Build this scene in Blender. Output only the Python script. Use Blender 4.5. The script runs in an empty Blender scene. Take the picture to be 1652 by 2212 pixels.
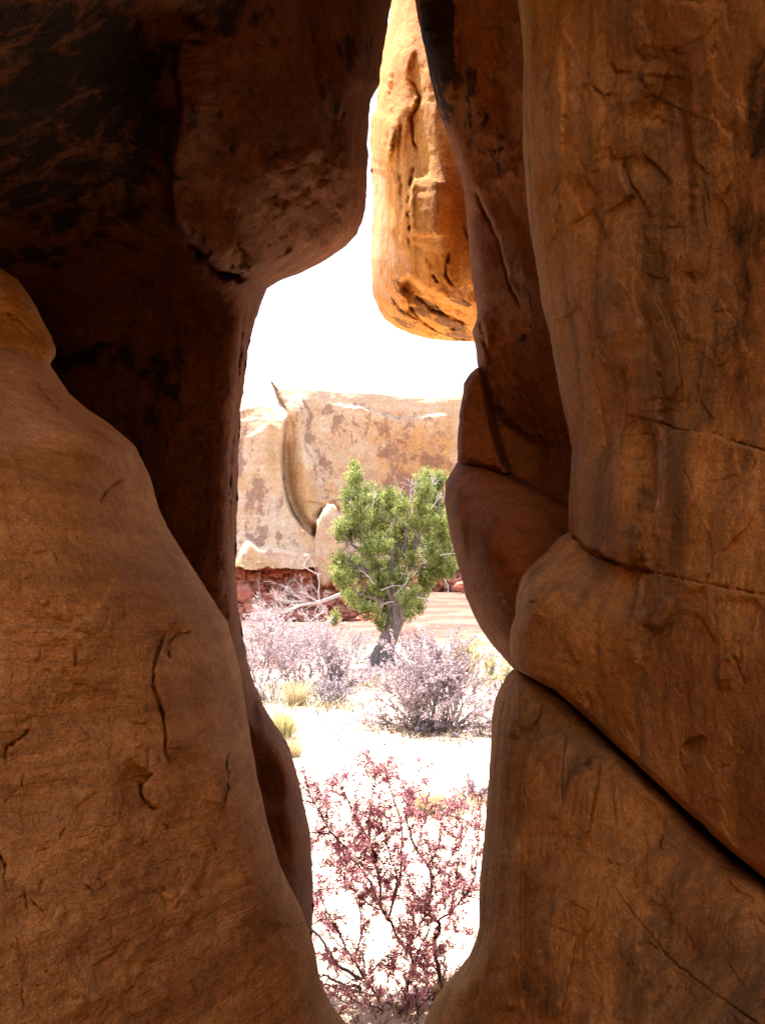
import bpy, math, random
import numpy as np
from mathutils import Vector

rng = np.random.default_rng(7)
random.seed(7)
R = math.radians
SC = bpy.context.scene

# ------------------------------------------------------------------ camera
PW, PH = 1652.0, 2212.0            # photograph picture units used for the tracing
FOC = 1916.0                       # focal length in those units
HORIZON = 1285.0
PITCH = math.atan((HORIZON - PH / 2) / FOC)
EYE = np.array([0.0, 0.0, 1.6])
cam_d = bpy.data.cameras.new('camera')
cam = bpy.data.objects.new('camera', cam_d)
SC.collection.objects.link(cam)
cam.location = EYE
cam.rotation_euler = (R(90) + PITCH, 0, 0)
cam_d.sensor_fit = 'VERTICAL'
cam_d.sensor_height = 24.0
cam_d.lens = 24.0 * FOC / PH
cam_d.clip_start = 0.02
cam_d.clip_end = 3000
SC.camera = cam

# ------------------------------------------------------------------ sky, sun, exposure
SUN_EL, SUN_AZ = R(70), R(-26)       # azimuth from +Y (beyond the slot) towards +X
w = bpy.data.worlds.new('World')
SC.world = w
w.use_nodes = True
nt = w.node_tree
bg = nt.nodes['Background']
sky = nt.nodes.new('ShaderNodeTexSky')
sky.sky_type = 'NISHITA'
sky.sun_disc = False
sky.sun_elevation = SUN_EL
sky.sun_rotation = SUN_AZ
sky.air_density = 1.0
sky.dust_density = 2.5
sky.ozone_density = 1.0
nt.links.new(sky.outputs['Color'], bg.inputs['Color'])
bg.inputs['Strength'].default_value = 0.13
sun_d = bpy.data.lights.new('sun', 'SUN')
sun_d.energy = 5.0
sun_d.angle = R(0.5)
sun_d.color = (1.0, 0.95, 0.87)
sun = bpy.data.objects.new('sun', sun_d)
SC.collection.objects.link(sun)
sdir = Vector((math.sin(SUN_AZ) * math.cos(SUN_EL), math.cos(SUN_AZ) * math.cos(SUN_EL), math.sin(SUN_EL)))
sun.rotation_euler = sdir.to_track_quat('Z', 'Y').to_euler()
sun.location = (0, 0, 30)
SC.view_settings.view_transform = 'Standard'
SC.view_settings.look = 'None'
SC.view_settings.exposure = 2.3
SC.view_settings.gamma = 1.0
SC.render.engine = 'CYCLES'
SC.cycles.max_bounces = 10
SC.cycles.diffuse_bounces = 7
SC.cycles.caustics_reflective = False
SC.cycles.caustics_refractive = False
SC.cycles.use_denoising = True

# ------------------------------------------------------------------ helpers
cp, sp = math.cos(PITCH), math.sin(PITCH)


def unproj(px, py, Y):
    """Points seen at picture position (px, py), Y metres ahead of the eye."""
    u = (np.asarray(px, float) - PW / 2) / FOC
    v = (PH / 2 - np.asarray(py, float)) / FOC
    dy = cp - v * sp
    dz = sp + v * cp
    k = np.asarray(Y, float) / dy
    return np.stack([u * k, dy * k, dz * k], -1) + EYE


def ground_pt(px, py, z=0.0):
    d = unproj(px, py, 1.0) - EYE
    k = (z - EYE[2]) / d[2]
    return EYE + d * k


_perm = np.random.default_rng(3).permutation(256)
_perm = np.concatenate([_perm, _perm, _perm])
_grad = np.random.default_rng(4).normal(size=(256, 3))
_grad /= np.linalg.norm(_grad, axis=1)[:, None]


def perlin(p):
    p = np.asarray(p, float)
    i = np.floor(p).astype(int)
    f = p - i
    i &= 255
    u = f * f * f * (f * (f * 6 - 15) + 10)
    out = 0
    for dx in (0, 1):
        wx = u[..., 0] if dx else 1 - u[..., 0]
        for dy in (0, 1):
            wy = u[..., 1] if dy else 1 - u[..., 1]
            for dz in (0, 1):
                wz = u[..., 2] if dz else 1 - u[..., 2]
                h = _perm[_perm[_perm[(i[..., 0] + dx) & 255] + ((i[..., 1] + dy) & 255)] + ((i[..., 2] + dz) & 255)]
                g = _grad[h]
                out = out + wx * wy * wz * ((f[..., 0] - dx) * g[..., 0] + (f[..., 1] - dy) * g[..., 1] + (f[..., 2] - dz) * g[..., 2])
    return out


def fbm(p, scale, octs=4, gain=0.5, off=0.0):
    p = np.asarray(p, float) * np.asarray(scale, float) + off
    a, s = 1.0, 0
    for k in range(octs):
        s = s + a * perlin(p)
        p = p * 2.03 + 17.3
        a *= gain
    return s


def ridged(p, scale, octs=3, off=0.0):
    p = np.asarray(p, float) * np.asarray(scale, float) + off
    a, s = 1.0, 0
    for k in range(octs):
        s = s + a * (1 - 2 * np.abs(perlin(p)))
        p = p * 2.1 + 9.1
        a *= 0.5
    return s


def smooth(t):
    t = np.clip(t, 0, 1)
    return t * t * (3 - 2 * t)


def poly_dist(P, poly):
    """Distance to a polyline, side (+ on the right hand of its direction, picture y down) and position along it 0..1."""
    poly = np.asarray(poly, float)
    seg = np.linalg.norm(np.diff(poly, axis=0), axis=1)
    cum = np.concatenate([[0], np.cumsum(seg)])
    best = np.full(P.shape[0], 1e9)
    side = np.zeros(P.shape[0])
    al = np.zeros(P.shape[0])
    for k in range(len(poly) - 1):
        a, d = poly[k], poly[k + 1] - poly[k]
        L2 = d @ d + 1e-9
        t = np.clip(((P - a) @ d) / L2, 0, 1)
        q = P - (a + t[:, None] * d)
        dist = np.hypot(q[:, 0], q[:, 1])
        m = dist < best
        best[m] = dist[m]
        cr = d[0] * (P[:, 1] - a[1]) - d[1] * (P[:, 0] - a[0])
        side[m] = np.sign(cr[m])
        al[m] = (cum[k] + t[m] * seg[k]) / cum[-1]
    return best, side, al


def tps(ctrl):
    c = np.asarray(ctrl, float)
    X = c[:, :2] / 1000.0
    n = len(X)
    r = np.linalg.norm(X[:, None] - X[None], axis=2)
    K = np.where(r > 0, r * r * np.log(r + 1e-12), 0) + np.eye(n) * 0.004
    Pm = np.hstack([np.ones((n, 1)), X])
    A = np.block([[K, Pm], [Pm.T, np.zeros((3, 3))]])
    sol = np.linalg.solve(A, np.concatenate([c[:, 2], np.zeros(3)]))

    def f(P):
        Q = P / 1000.0
        r = np.linalg.norm(Q[:, None] - X[None], axis=2)
        U = np.where(r > 0, r * r * np.log(r + 1e-12), 0)
        return U @ sol[:n] + sol[n] + Q @ sol[n + 1:]
    return f


def tag(o, label=None, cat=None, group=None, kind=None):
    if label: o['label'] = label
    if cat: o['category'] = cat
    if group: o['group'] = group
    if kind: o['kind'] = kind
    return o


def empty(name, loc):
    o = bpy.data.objects.new(name, None)
    o.location = loc
    o.empty_display_size = 0.2
    SC.collection.objects.link(o)
    return o


def mesh_obj(name, V, faces, mat, parent=None, origin=(0, 0, 0), smooth_shade=True, attrs=None, ngons=None):
    """faces: list of (n,k) index arrays."""
    V = np.asarray(V, float) - np.asarray(origin, float)
    me = bpy.data.meshes.new(name)
    loops, starts, tot = [], [], 0
    for F in faces:
        F = np.asarray(F, int)
        if F.size == 0: continue
        k = F.shape[1]
        loops.append(F.ravel())
        starts.append(tot + np.arange(len(F)) * k)
        tot += F.size
    for g in ngons or []:
        g = np.asarray(g, int)
        loops.append(g)
        starts.append(np.array([tot]))
        tot += len(g)
    loops = np.concatenate(loops)
    starts = np.concatenate(starts)
    me.vertices.add(len(V))
    me.vertices.foreach_set('co', V.astype(np.float32).ravel())
    me.loops.add(len(loops))
    me.loops.foreach_set('vertex_index', loops.astype(np.int32))
    me.polygons.add(len(starts))
    me.polygons.foreach_set('loop_start', starts.astype(np.int32))
    me.update(calc_edges=True)
    me.validate()
    me.polygons.foreach_set('use_smooth', np.full(len(me.polygons), smooth_shade))
    for nm, arr in (attrs or {}).items():
        a = me.attributes.new(nm, 'FLOAT', 'POINT')
        a.data.foreach_set('value', np.asarray(arr, np.float32))
    me.materials.append(mat)
    o = bpy.data.objects.new(name, me)
    SC.collection.objects.link(o)
    if parent is not None:
        o.parent = parent
    else:
        o.location = origin
    return o


# ------------------------------------------------------------------ materials
class NT:
    def __init__(s, name):
        s.m = bpy.data.materials.new(name)
        s.m.use_nodes = True
        s.t = s.m.node_tree
        s.b = s.t.nodes['Principled BSDF']
        s.b.inputs['Specular IOR Level'].default_value = 0.15
        s.b.inputs['Roughness'].default_value = 0.9
        s.co = s.t.nodes.new('ShaderNodeTexCoord').outputs['Object']

    def n(s, typ, **kw):
        x = s.t.nodes.new(typ)
        for k, v in kw.items(): setattr(x, k, v)
        return x

    def l(s, a, b): s.t.links.new(a, b)

    def noise(s, scale, detail=5, rough=0.55, stretch=None, dist=0.0, rot=None):
        co = s.co
        if stretch or rot:
            mp = s.n('ShaderNodeMapping')
            if stretch: mp.inputs['Scale'].default_value = stretch
            if rot: mp.inputs['Rotation'].default_value = rot
            s.l(co, mp.inputs['Vector'])
            co = mp.outputs['Vector']
        x = s.n('ShaderNodeTexNoise')
        x.inputs['Scale'].default_value = scale
        x.inputs['Detail'].default_value = detail
        x.inputs['Roughness'].default_value = rough
        x.inputs['Distortion'].default_value = dist
        s.l(co, x.inputs['Vector'])
        return x.outputs['Fac']

    def ramp(s, fac, stops):
        x = s.n('ShaderNodeValToRGB')
        while len(x.color_ramp.elements) < len(stops): x.color_ramp.elements.new(0.5)
        for e, (p, c) in zip(x.color_ramp.elements, stops):
            e.position = p
            e.color = (c[0], c[1], c[2], 1) if hasattr(c, '__len__') else (c, c, c, 1)
        s.l(fac, x.inputs['Fac'])
        return x.outputs['Color']

    def mix(s, fac, a, b, mode='MIX'):
        x = s.n('ShaderNodeMix', data_type='RGBA', blend_type=mode)
        for sock, v in ((x.inputs['Factor'], fac), (x.inputs['A'], a), (x.inputs['B'], b)):
            if hasattr(v, 'links'): s.l(v, sock)
            elif hasattr(v, '__len__'): sock.default_value = (v[0], v[1], v[2], 1)
            else: sock.default_value = v
        return x.outputs['Result']

    def math(s, op, a, b=0.0, c=None):
        x = s.n('ShaderNodeMath', operation=op)
        for k, v in enumerate((a, b) if c is None else (a, b, c)):
            if hasattr(v, 'links'): s.l(v, x.inputs[k])
            else: x.inputs[k].default_value = v
        return x.outputs[0]

    def attr(s, name):
        return s.n('ShaderNodeAttribute', attribute_name=name).outputs['Fac']

    def color(s, c): s.l(c, s.b.inputs['Base Color'])

    def bump(s, h, strength, dist, prev=None):
        x = s.n('ShaderNodeBump')
        x.inputs['Strength'].default_value = strength
        x.inputs['Distance'].default_value = dist
        s.l(h, x.inputs['Height'])
        if prev is not None: s.l(prev, x.inputs['Normal'])
        s.l(x.outputs['Normal'], s.b.inputs['Normal'])
        return x.outputs['Normal']


def rock_material(name, dark, mid, light, stain_col, streak_col, streak=0.5, k=1.0, strata=0.3, vert=(5, 5, 0.7), pale_col=(0.55, 0.36, 0.22), stain_edge=0.7, gran=1.0, streak_band=(0.5, 0.68), stain_soft=(0.42, 0.56), blotch=0.5, stain_scale=11, stain_tall=1.0, bedding=0.25, ochre_col=(0.56, 0.31, 0.105)):
    """Sandstone; k = 1 / metres sets the size of the pattern. 'stain' and 'pale' are per-vertex masks: desert varnish with painted shade, scuffed patches with painted light."""
    m = NT(name)
    a = m.noise(2.2 * k, 7, 0.6, dist=0.4)
    col = m.ramp(a, [(0.3, dark), (0.5, mid), (0.72, light)])
    lay = m.noise(3.0 * k, 5, 0.6, stretch=(0.6, 0.6, 7.0), dist=0.6, rot=(0, R(4), 0))
    col = m.mix(strata, col, m.ramp(lay, [(0.35, 0.35), (0.65, 0.68)]), 'OVERLAY')
    st = m.noise(2.0 * k, 6, 0.62, stretch=vert, dist=0.5)
    stf = m.ramp(st, [(streak_band[0], 0.0), (streak_band[1], 1.0)])
    col = m.mix(m.math('MULTIPLY', stf, streak), col, streak_col)
    pn = m.noise(9 * k, 6, 0.65)
    pf = m.math('SUBTRACT', m.math('ADD', m.attr('pale'), m.math('MULTIPLY', pn, 0.9)), 0.75)
    pf = m.math('MULTIPLY', pf, 1.6)
    pf.node.use_clamp = True
    col = m.mix(pf, col, pale_col)
    on = m.noise(5 * k, 6, 0.65, stretch=(1.6, 1.6, 0.6))
    of = m.math('MULTIPLY', m.attr('ochre'), m.ramp(on, [(0.3, 0.2), (0.6, 1.0)]))
    col = m.mix(of, col, ochre_col)
    sn = m.noise(stain_scale * k, 9, 0.72, dist=0.3, stretch=(1, 1, stain_tall))
    sf = m.math('ADD', m.attr('stain_shade'), m.math('MULTIPLY', m.math('SUBTRACT', sn, 0.5), 2.4 * stain_edge))
    sf = m.ramp(sf, [(stain_soft[0], 0.0), (stain_soft[1], 0.92)])
    col = m.mix(sf, col, stain_col)
    fine = m.noise(70 * k, 6, 0.75)
    col = m.mix(0.6, col, m.ramp(fine, [(0.3, 0.25), (0.7, 0.75)]), 'OVERLAY')
    grain = m.noise(330 * k, 2, 0.6)
    col = m.mix(0.5, col, m.ramp(grain, [(0.3, 0.26), (0.7, 0.74)]), 'OVERLAY')
    blot = m.noise(16 * k, 7, 0.7, dist=0.8)
    col = m.mix(blotch, col, m.ramp(blot, [(0.35, 0.32), (0.65, 0.68)]), 'OVERLAY')
    m.color(col)
    bed = m.noise(5.0 * k, 6, 0.6, stretch=(0.45, 0.45, 11.0), dist=0.5, rot=(0, R(5), 0))
    b0 = m.bump(bed, bedding, 0.03 / k)
    b = m.bump(m.noise(9 * k, 8, 0.62, dist=0.5), 0.5 * gran, 0.04 / k, b0)
    b = m.bump(m.noise(42 * k, 6, 0.7, stretch=(1, 1, 1.7)), 0.7 * gran, 0.010 / k, b)
    b = m.bump(m.noise(170 * k, 3, 0.7), 0.8 * gran, 0.005 / k, b)
    return m.m


M = {}
M['lit_wall'] = rock_material('warm tan sandstone', (0.40, 0.205, 0.066), (0.53, 0.29, 0.105), (0.62, 0.36, 0.15), (0.10, 0.052, 0.024), (0.30, 0.14, 0.045), 0.45, strata=0.6, bedding=0.6, vert=(1.0, 1.0, 4.0), blotch=0.35, pale_col=(0.70, 0.47, 0.33), stain_soft=(0.36, 0.75))
M['varnish_shade_wall'] = rock_material('varnished shade-darkened sandstone', (0.095, 0.032, 0.010), (0.14, 0.050, 0.015), (0.19, 0.074, 0.026), (0.008, 0.006, 0.005), (0.07, 0.026, 0.012), 0.5, strata=0.35, vert=(4, 4, 0.8), pale_col=(0.38, 0.17, 0.085), stain_soft=(0.40, 0.62))  # dark varnish coat, with the wall's shade also put into the colour
M['streaked_wall'] = rock_material('streaked sandstone', (0.38, 0.185, 0.050), (0.52, 0.275, 0.082), (0.62, 0.36, 0.14), (0.05, 0.034, 0.019), (0.12, 0.085, 0.046), 0.6, strata=0.10, bedding=0.12, vert=(3.6, 3.6, 0.28), blotch=0.35, pale_col=(0.62, 0.38, 0.21), stain_soft=(0.36, 0.70), streak_band=(0.47, 0.64))
M['red_wall'] = rock_material('red brown sandstone', (0.24, 0.082, 0.020), (0.31, 0.115, 0.030), (0.38, 0.155, 0.046), (0.016, 0.010, 0.007), (0.14, 0.05, 0.018), 0.4, strata=0.3, vert=(5, 5, 0.7))
M['glow_fin'] = rock_material('bright orange sandstone', (0.39, 0.145, 0.026), (0.475, 0.205, 0.040), (0.54, 0.27, 0.078), (0.14, 0.065, 0.028), (0.62, 0.33, 0.11), 0.5, k=0.8, strata=0.2, vert=(7, 7, 0.8), pale_col=(0.68, 0.46, 0.31))
M['cliff'] = rock_material('pale cliff sandstone', (0.60, 0.385, 0.225), (0.68, 0.475, 0.30), (0.72, 0.53, 0.365), (0.37, 0.215, 0.14), (0.66, 0.39, 0.16), 0.75, k=0.10, strata=0.38, vert=(5, 5, 0.45), pale_col=(0.66, 0.46, 0.33), stain_edge=1.5, blotch=0.12, stain_soft=(0.40, 0.60), stain_scale=9, stain_tall=0.7)
M['red_bed'] = rock_material('red mudstone', (0.38, 0.125, 0.07), (0.50, 0.18, 0.105), (0.60, 0.26, 0.165), (0.12, 0.04, 0.02), (0.3, 0.09, 0.05), 0.3, k=0.35, strata=0.4, vert=(2, 2, 2))


def ground_material():
    m = NT('sand')
    a = m.noise(0.7, 6, 0.6)
    sand = m.ramp(a, [(0.35, (0.50, 0.375, 0.27)), (0.65, (0.58, 0.45, 0.335))])
    lay = m.noise(0.55, 7, 0.65, stretch=(0.35, 1.6, 9.0), dist=1.2)
    rock = m.ramp(lay, [(0.3, (0.075, 0.034, 0.022)), (0.5, (0.14, 0.074, 0.052)), (0.7, (0.24, 0.148, 0.115))])
    col = m.mix(m.attr('rock'), sand, rock)
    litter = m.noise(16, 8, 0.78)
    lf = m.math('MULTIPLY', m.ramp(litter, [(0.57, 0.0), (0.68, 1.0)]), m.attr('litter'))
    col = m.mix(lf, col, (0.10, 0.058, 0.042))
    m.color(col)
    b = m.bump(m.noise(6, 8, 0.65), 0.6, 0.06)
    m.bump(m.noise(60, 5, 0.7), 0.5, 0.01, b)
    return m.m


M['ground'] = ground_material()


def bark_material(name, stops, k=1.0, stretch=(14, 14, 1.5)):
    m = NT(name)
    a = m.noise(3 * k, 6, 0.65, stretch=stretch)
    m.color(m.ramp(a, stops))
    m.bump(a, 0.8, 0.02 / k)
    return m.m


def leaf_material(name, stops, trans=0.35):
    """Thin leaves: tint varies leaf by leaf."""
    m = NT(name)
    col = m.ramp(m.attr('tint'), stops)
    m.color(col)
    m.b.inputs['Roughness'].default_value = 0.6
    tr = m.n('ShaderNodeBsdfTranslucent')
    m.l(col, tr.inputs['Color'])
    mx = m.n('ShaderNodeMixShader')
    mx.inputs[0].default_value = trans
    out = m.t.nodes['Material Output']
    m.l(m.b.outputs[0], mx.inputs[1])
    m.l(tr.outputs[0], mx.inputs[2])
    m.l(mx.outputs[0], out.inputs['Surface'])
    return m.m


M['juniper_leaf'] = leaf_material('juniper foliage', [(0.0, (0.075, 0.09, 0.022)), (0.45, (0.165, 0.205, 0.056)), (0.8, (0.285, 0.31, 0.095)), (1.0, (0.40, 0.395, 0.16))], 0.4)
M['juniper_bark'] = bark_material('juniper bark', [(0.3, (0.06, 0.045, 0.04)), (0.5, (0.16, 0.125, 0.115)), (0.72, (0.36, 0.30, 0.28))])
M['dead_wood'] = bark_material('bleached wood', [(0.3, (0.30, 0.25, 0.24)), (0.7, (0.52, 0.46, 0.45))], 2)
M['red_leaf'] = leaf_material('crimson leaves', [(0.0, (0.17, 0.035, 0.05)), (0.35, (0.38, 0.115, 0.16)), (0.7, (0.60, 0.36, 0.40)), (0.88, (0.64, 0.49, 0.48)), (1.0, (0.56, 0.32, 0.16))], 0.45)
M['red_bark'] = bark_material('dark reddish bark', [(0.3, (0.035, 0.02, 0.017)), (0.6, (0.085, 0.05, 0.042)), (0.8, (0.16, 0.11, 0.10))], 8)
M['gray_bark'] = bark_material('grey dead twigs', [(0.3, (0.07, 0.055, 0.055)), (0.7, (0.20, 0.17, 0.17))], 6)
M['pink_leaf'] = leaf_material('dusty pink leaves', [(0.0, (0.26, 0.19, 0.205)), (0.5, (0.42, 0.325, 0.34)), (1.0, (0.57, 0.46, 0.44))], 0.3)
M['mauve_leaf'] = leaf_material('grey violet leaves', [(0.0, (0.22, 0.18, 0.20)), (0.5, (0.36, 0.31, 0.34)), (1.0, (0.52, 0.44, 0.43))], 0.3)
M['cream_leaf'] = leaf_material('pale yellow flower heads', [(0.0, (0.38, 0.32, 0.14)), (0.5, (0.52, 0.44, 0.24)), (1.0, (0.6, 0.52, 0.36))], 0.3)
M['straw'] = leaf_material('straw grass', [(0.0, (0.32, 0.25, 0.12)), (0.5, (0.46, 0.37, 0.21)), (1.0, (0.58, 0.50, 0.34))], 0.3)
M['green_straw'] = leaf_material('yellow green grass', [(0.0, (0.26, 0.24, 0.09)), (0.5, (0.42, 0.38, 0.17)), (1.0, (0.56, 0.51, 0.30))], 0.3)
M['stubble'] = leaf_material('dead stems', [(0.0, (0.07, 0.045, 0.035)), (0.4, (0.16, 0.11, 0.075)), (0.75, (0.30, 0.23, 0.12)), (1.0, (0.42, 0.35, 0.2))], 0.2)
M['gray_twig'] = bark_material('violet grey twigs', [(0.3, (0.10, 0.085, 0.095)), (0.7, (0.30, 0.26, 0.28))], 3)


# ------------------------------------------------------------------ ground
def ground_z(x, y):
    far = smooth((y - 26) / 17)
    z = 0.38 * far + 1.35 * far * smooth((x + 0.6) / 2.5)
    near = 1 - smooth((np.abs(y) - 60) / 60)
    p = np.stack([x, y, np.zeros_like(x)], -1)
    return z + near * (0.05 * fbm(p, 0.35, 4) + 0.012 * fbm(p, 3.0, 3))


def build_ground():
    def axis(fine, n, far, m):
        a = np.linspace(0, fine, n)
        b = fine * (far / fine) ** (np.arange(1, m + 1) / m)
        p = np.concatenate([a, b])
        return np.concatenate([-p[:0:-1], p])
    xs = axis(6, 90, 900, 40)
    ys = np.concatenate([-np.geomspace(900, 4, 30), np.linspace(-3.8, 14, 240), np.linspace(14.2, 46, 160), np.geomspace(48, 900, 30)])
    X, Y = np.meshgrid(xs, ys)
    X, Y = X.ravel(), Y.ravel()
    Z = ground_z(X, Y)
    p = np.stack([X, Y, Z], -1)
    rock = smooth((Y - 25 + 1.5 * fbm(p, 0.5, 3)) / 5)
    rock = np.maximum(rock, 1 - smooth((Y - 1.9 + 0.3 * fbm(p, 1.5, 3)) / 0.8))  # unseen slot floor, darkened to cut the light it bounces up
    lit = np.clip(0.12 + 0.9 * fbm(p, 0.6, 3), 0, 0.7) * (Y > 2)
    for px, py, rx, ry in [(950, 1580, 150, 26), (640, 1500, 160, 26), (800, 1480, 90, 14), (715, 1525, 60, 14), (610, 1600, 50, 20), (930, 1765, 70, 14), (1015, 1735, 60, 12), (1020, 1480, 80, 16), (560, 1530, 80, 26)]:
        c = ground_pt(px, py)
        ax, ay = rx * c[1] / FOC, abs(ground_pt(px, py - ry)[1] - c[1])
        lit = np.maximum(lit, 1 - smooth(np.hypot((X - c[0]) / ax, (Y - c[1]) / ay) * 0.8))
    nx, ny = len(xs), len(ys)
    I = np.arange(nx * ny).reshape(ny, nx)
    F = np.stack([I[:-1, :-1], I[:-1, 1:], I[1:, 1:], I[1:, :-1]], -1).reshape(-1, 4)
    o = mesh_obj('ground', p, [F], M['ground'], attrs={'rock': rock, 'litter': lit})
    tag(o, kind='structure')


build_ground()


def slab(name, cx, cy, cz, sx, sy, sz, amp, seed, rot=0.0):
    """A rounded, uneven closed mass of rock."""
    n, m = 90, 60
    th = np.linspace(0, 2 * math.pi, n, endpoint=False)
    ph = np.linspace(0, math.pi, m)
    PHI, TH = np.meshgrid(ph, th, indexing='ij')
    U = np.stack([np.sin(PHI) * np.cos(TH), np.sin(PHI) * np.sin(TH), np.cos(PHI)], -1).reshape(-1, 3)
    U = np.sign(U) * np.abs(U) ** 0.45
    V = U * np.array([sx, sy, sz])
    V = V * (1 + amp * fbm(V, 0.8, 4, 0.5, seed))[:, None]
    c, s_ = math.cos(rot), math.sin(rot)
    V = np.stack([V[:, 0] * c - V[:, 1] * s_, V[:, 0] * s_ + V[:, 1] * c, V[:, 2]], -1) + np.array([cx, cy, cz])
    I = np.arange(n * m).reshape(m, n)
    J = np.roll(I, -1, 1)
    F = np.stack([I[:-1], I[1:], J[1:], J[:-1]], -1).reshape(-1, 4)
    z = np.zeros(len(V))
    o = mesh_obj(name, V, [F], M['lit_wall'], origin=(cx, cy, cz), attrs={'stain_shade': z, 'pale': z})
    tag(o, kind='structure')
    return o


# unseen rock masses added to block and shape the daylight inside the slot
slab('light_shaping_rock', 0.6, 1.40, 4.65, 3.4, 1.40, 0.9, 0.05, 1.0)  # unseen roof, added to keep skylight off the deep left wall
slab('light_shaping_rock', 0.4, 2.5, 5.35, 3.0, 1.15, 0.85, 0.04, 5.0)  # higher unseen roof, added to stop sun slivers on the right wall
slab('light_shaping_rock', 2.7, -0.6, 1.6, 1.4, 4.0, 3.4, 0.08, 2.0)  # unseen mass added to close off light from the right
slab('light_shaping_rock', -3.0, -0.9, 1.6, 1.4, 4.3, 3.4, 0.08, 4.0)  # unseen mass added to close off light from the left
slab('light_shaping_rock', 0.1, -1.1, 0.25, 1.5, 0.6, 0.8, 0.08, 6.0)  # unseen low rock, added to block bounce onto the lower walls
slab('light_shaping_rock', 0, -3.9, 1.6, 4, 1.2, 3.4, 0.08, 3.0)  # unseen rear wall, added to bounce warm sunlight forward


# ------------------------------------------------------------------ rock masses
def interp_edge(poly):
    p = np.asarray(poly, float)
    o = np.argsort(p[:, 1], kind='stable')
    return lambda y: np.interp(y, p[o, 1], p[o, 0])


def rows_for(y0, y1, edges, spacing):
    ys, y = [y0], y0
    while y < y1 - 0.3:
        sl = 0
        for e in edges:
            sl = max(sl, abs(e(y + 1.5) - e(y - 0.5)) / 2)
        y = min(y1, y + spacing / max(1.0, 0.45 * sl))
        ys.append(y)
    return np.array(ys)


def blob_mask(P, blobs):
    s = np.zeros(len(P))
    for b in blobs:
        cx, cy, rx, ry, a = b[:5]
        rot = R(b[5]) if len(b) > 5 else 0
        dx, dy = P[:, 0] - cx, P[:, 1] - cy
        u = dx * math.cos(rot) + dy * math.sin(rot)
        v = -dx * math.sin(rot) + dy * math.cos(rot)
        s = np.maximum(s, a * (1 - smooth((np.hypot(u / rx, v / ry) - 0.55) / 0.75)))
    return s


def roughen(poly, r, amp=1.3, seg=9.0):
    """Subdivide a traced line and jitter it so that it breaks like a fracture."""
    poly = np.asarray(poly, float)
    L = np.concatenate([[0], np.cumsum(np.linalg.norm(np.diff(poly, axis=0), axis=1))])
    n = max(3, int(L[-1] / seg))
    t = np.linspace(0, L[-1], n)
    q = np.stack([np.interp(t, L, poly[:, 0]), np.interp(t, L, poly[:, 1])], -1)
    q[1:-1] += r.normal(size=(n - 2, 2)) * amp
    return q


def feature_depth(P, feats):
    r = np.random.default_rng(5)
    d = np.zeros(len(P))
    for f in feats:
        if f[0] in ('groove', 'step'):
            poly = roughen(f[1], r)
            reach = 3.2 * f[2] if f[0] == 'groove' else 2.6 * f[4]
            lo, hi = poly.min(0) - reach, poly.max(0) + reach
            m = np.nonzero((P[:, 0] > lo[0]) & (P[:, 0] < hi[0]) & (P[:, 1] > lo[1]) & (P[:, 1] < hi[1]))[0]
            if len(m) == 0: continue
            ds, sd, al = poly_dist(P[m], poly)
        if f[0] == 'groove':                       # poly, width px, depth m
            _, _, wd, dp = f
            ph = r.uniform(0, 6)
            wv = wd * (0.75 + 0.35 * np.sin(al * 9 + ph) * np.sin(al * 23 + 2 * ph))
            d[m] += dp * np.exp(-(ds / wv) ** 2) * np.clip(np.minimum(al, 1 - al) * 8 + 0.25, 0, 1) * (0.8 + 0.35 * np.sin(al * 13 + ph))
        elif f[0] == 'step':                       # poly, height m (the right-hand side is raised), sharp px, decay px
            _, _, h, sw, L = f
            up = smooth((ds * sd + sw) / (2 * sw))
            d[m] -= h * up * np.exp(-(ds / (1.15 * L)) ** 2) * np.clip(np.minimum(al, 1 - al) * 5, 0, 1)
        elif f[0] == 'bump':                       # x, y, rx, ry, h, rot
            _, x, y, rx, ry, h, rot = f
            rot = R(rot)
            dx, dy = P[:, 0] - x, P[:, 1] - y
            u = (dx * math.cos(rot) + dy * math.sin(rot)) / rx
            v = (-dx * math.sin(rot) + dy * math.cos(rot)) / ry
            d -= h * np.exp(-(u * u + v * v))
    return d


def random_cracks(n, box, ang, spread, length, depth, seed, wd=2.0):
    return [('groove', f[1], wd, depth * (0.4 + (k % 5) * 0.25)) for k, f in enumerate(random_flakes(n, box, ang, spread, length, 0.01, seed))]


def random_flakes(n, box, ang, spread, length, h, seed):
    r = np.random.default_rng(seed)
    out = []
    for _ in range(n):
        x, y = r.uniform(box[0], box[2]), r.uniform(box[1], box[3])
        a = R(ang + r.normal() * spread)
        L = length * r.uniform(0.4, 1.5)
        k = r.normal() * 0.6
        pts, px, py = [], x, y
        for i in range(6):
            pts.append((px, py))
            px += math.cos(a) * L / 5 + r.normal() * L * 0.03
            py += math.sin(a) * L / 5 + r.normal() * L * 0.03
            a += k / 5 + r.normal() * 0.15
        hh = h * r.uniform(0.3, 1.2) * (1 if r.random() < 0.5 else -1)
        out.append(('step', pts, hh, 2.2, L * r.uniform(0.25, 0.7)))
    return out


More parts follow.
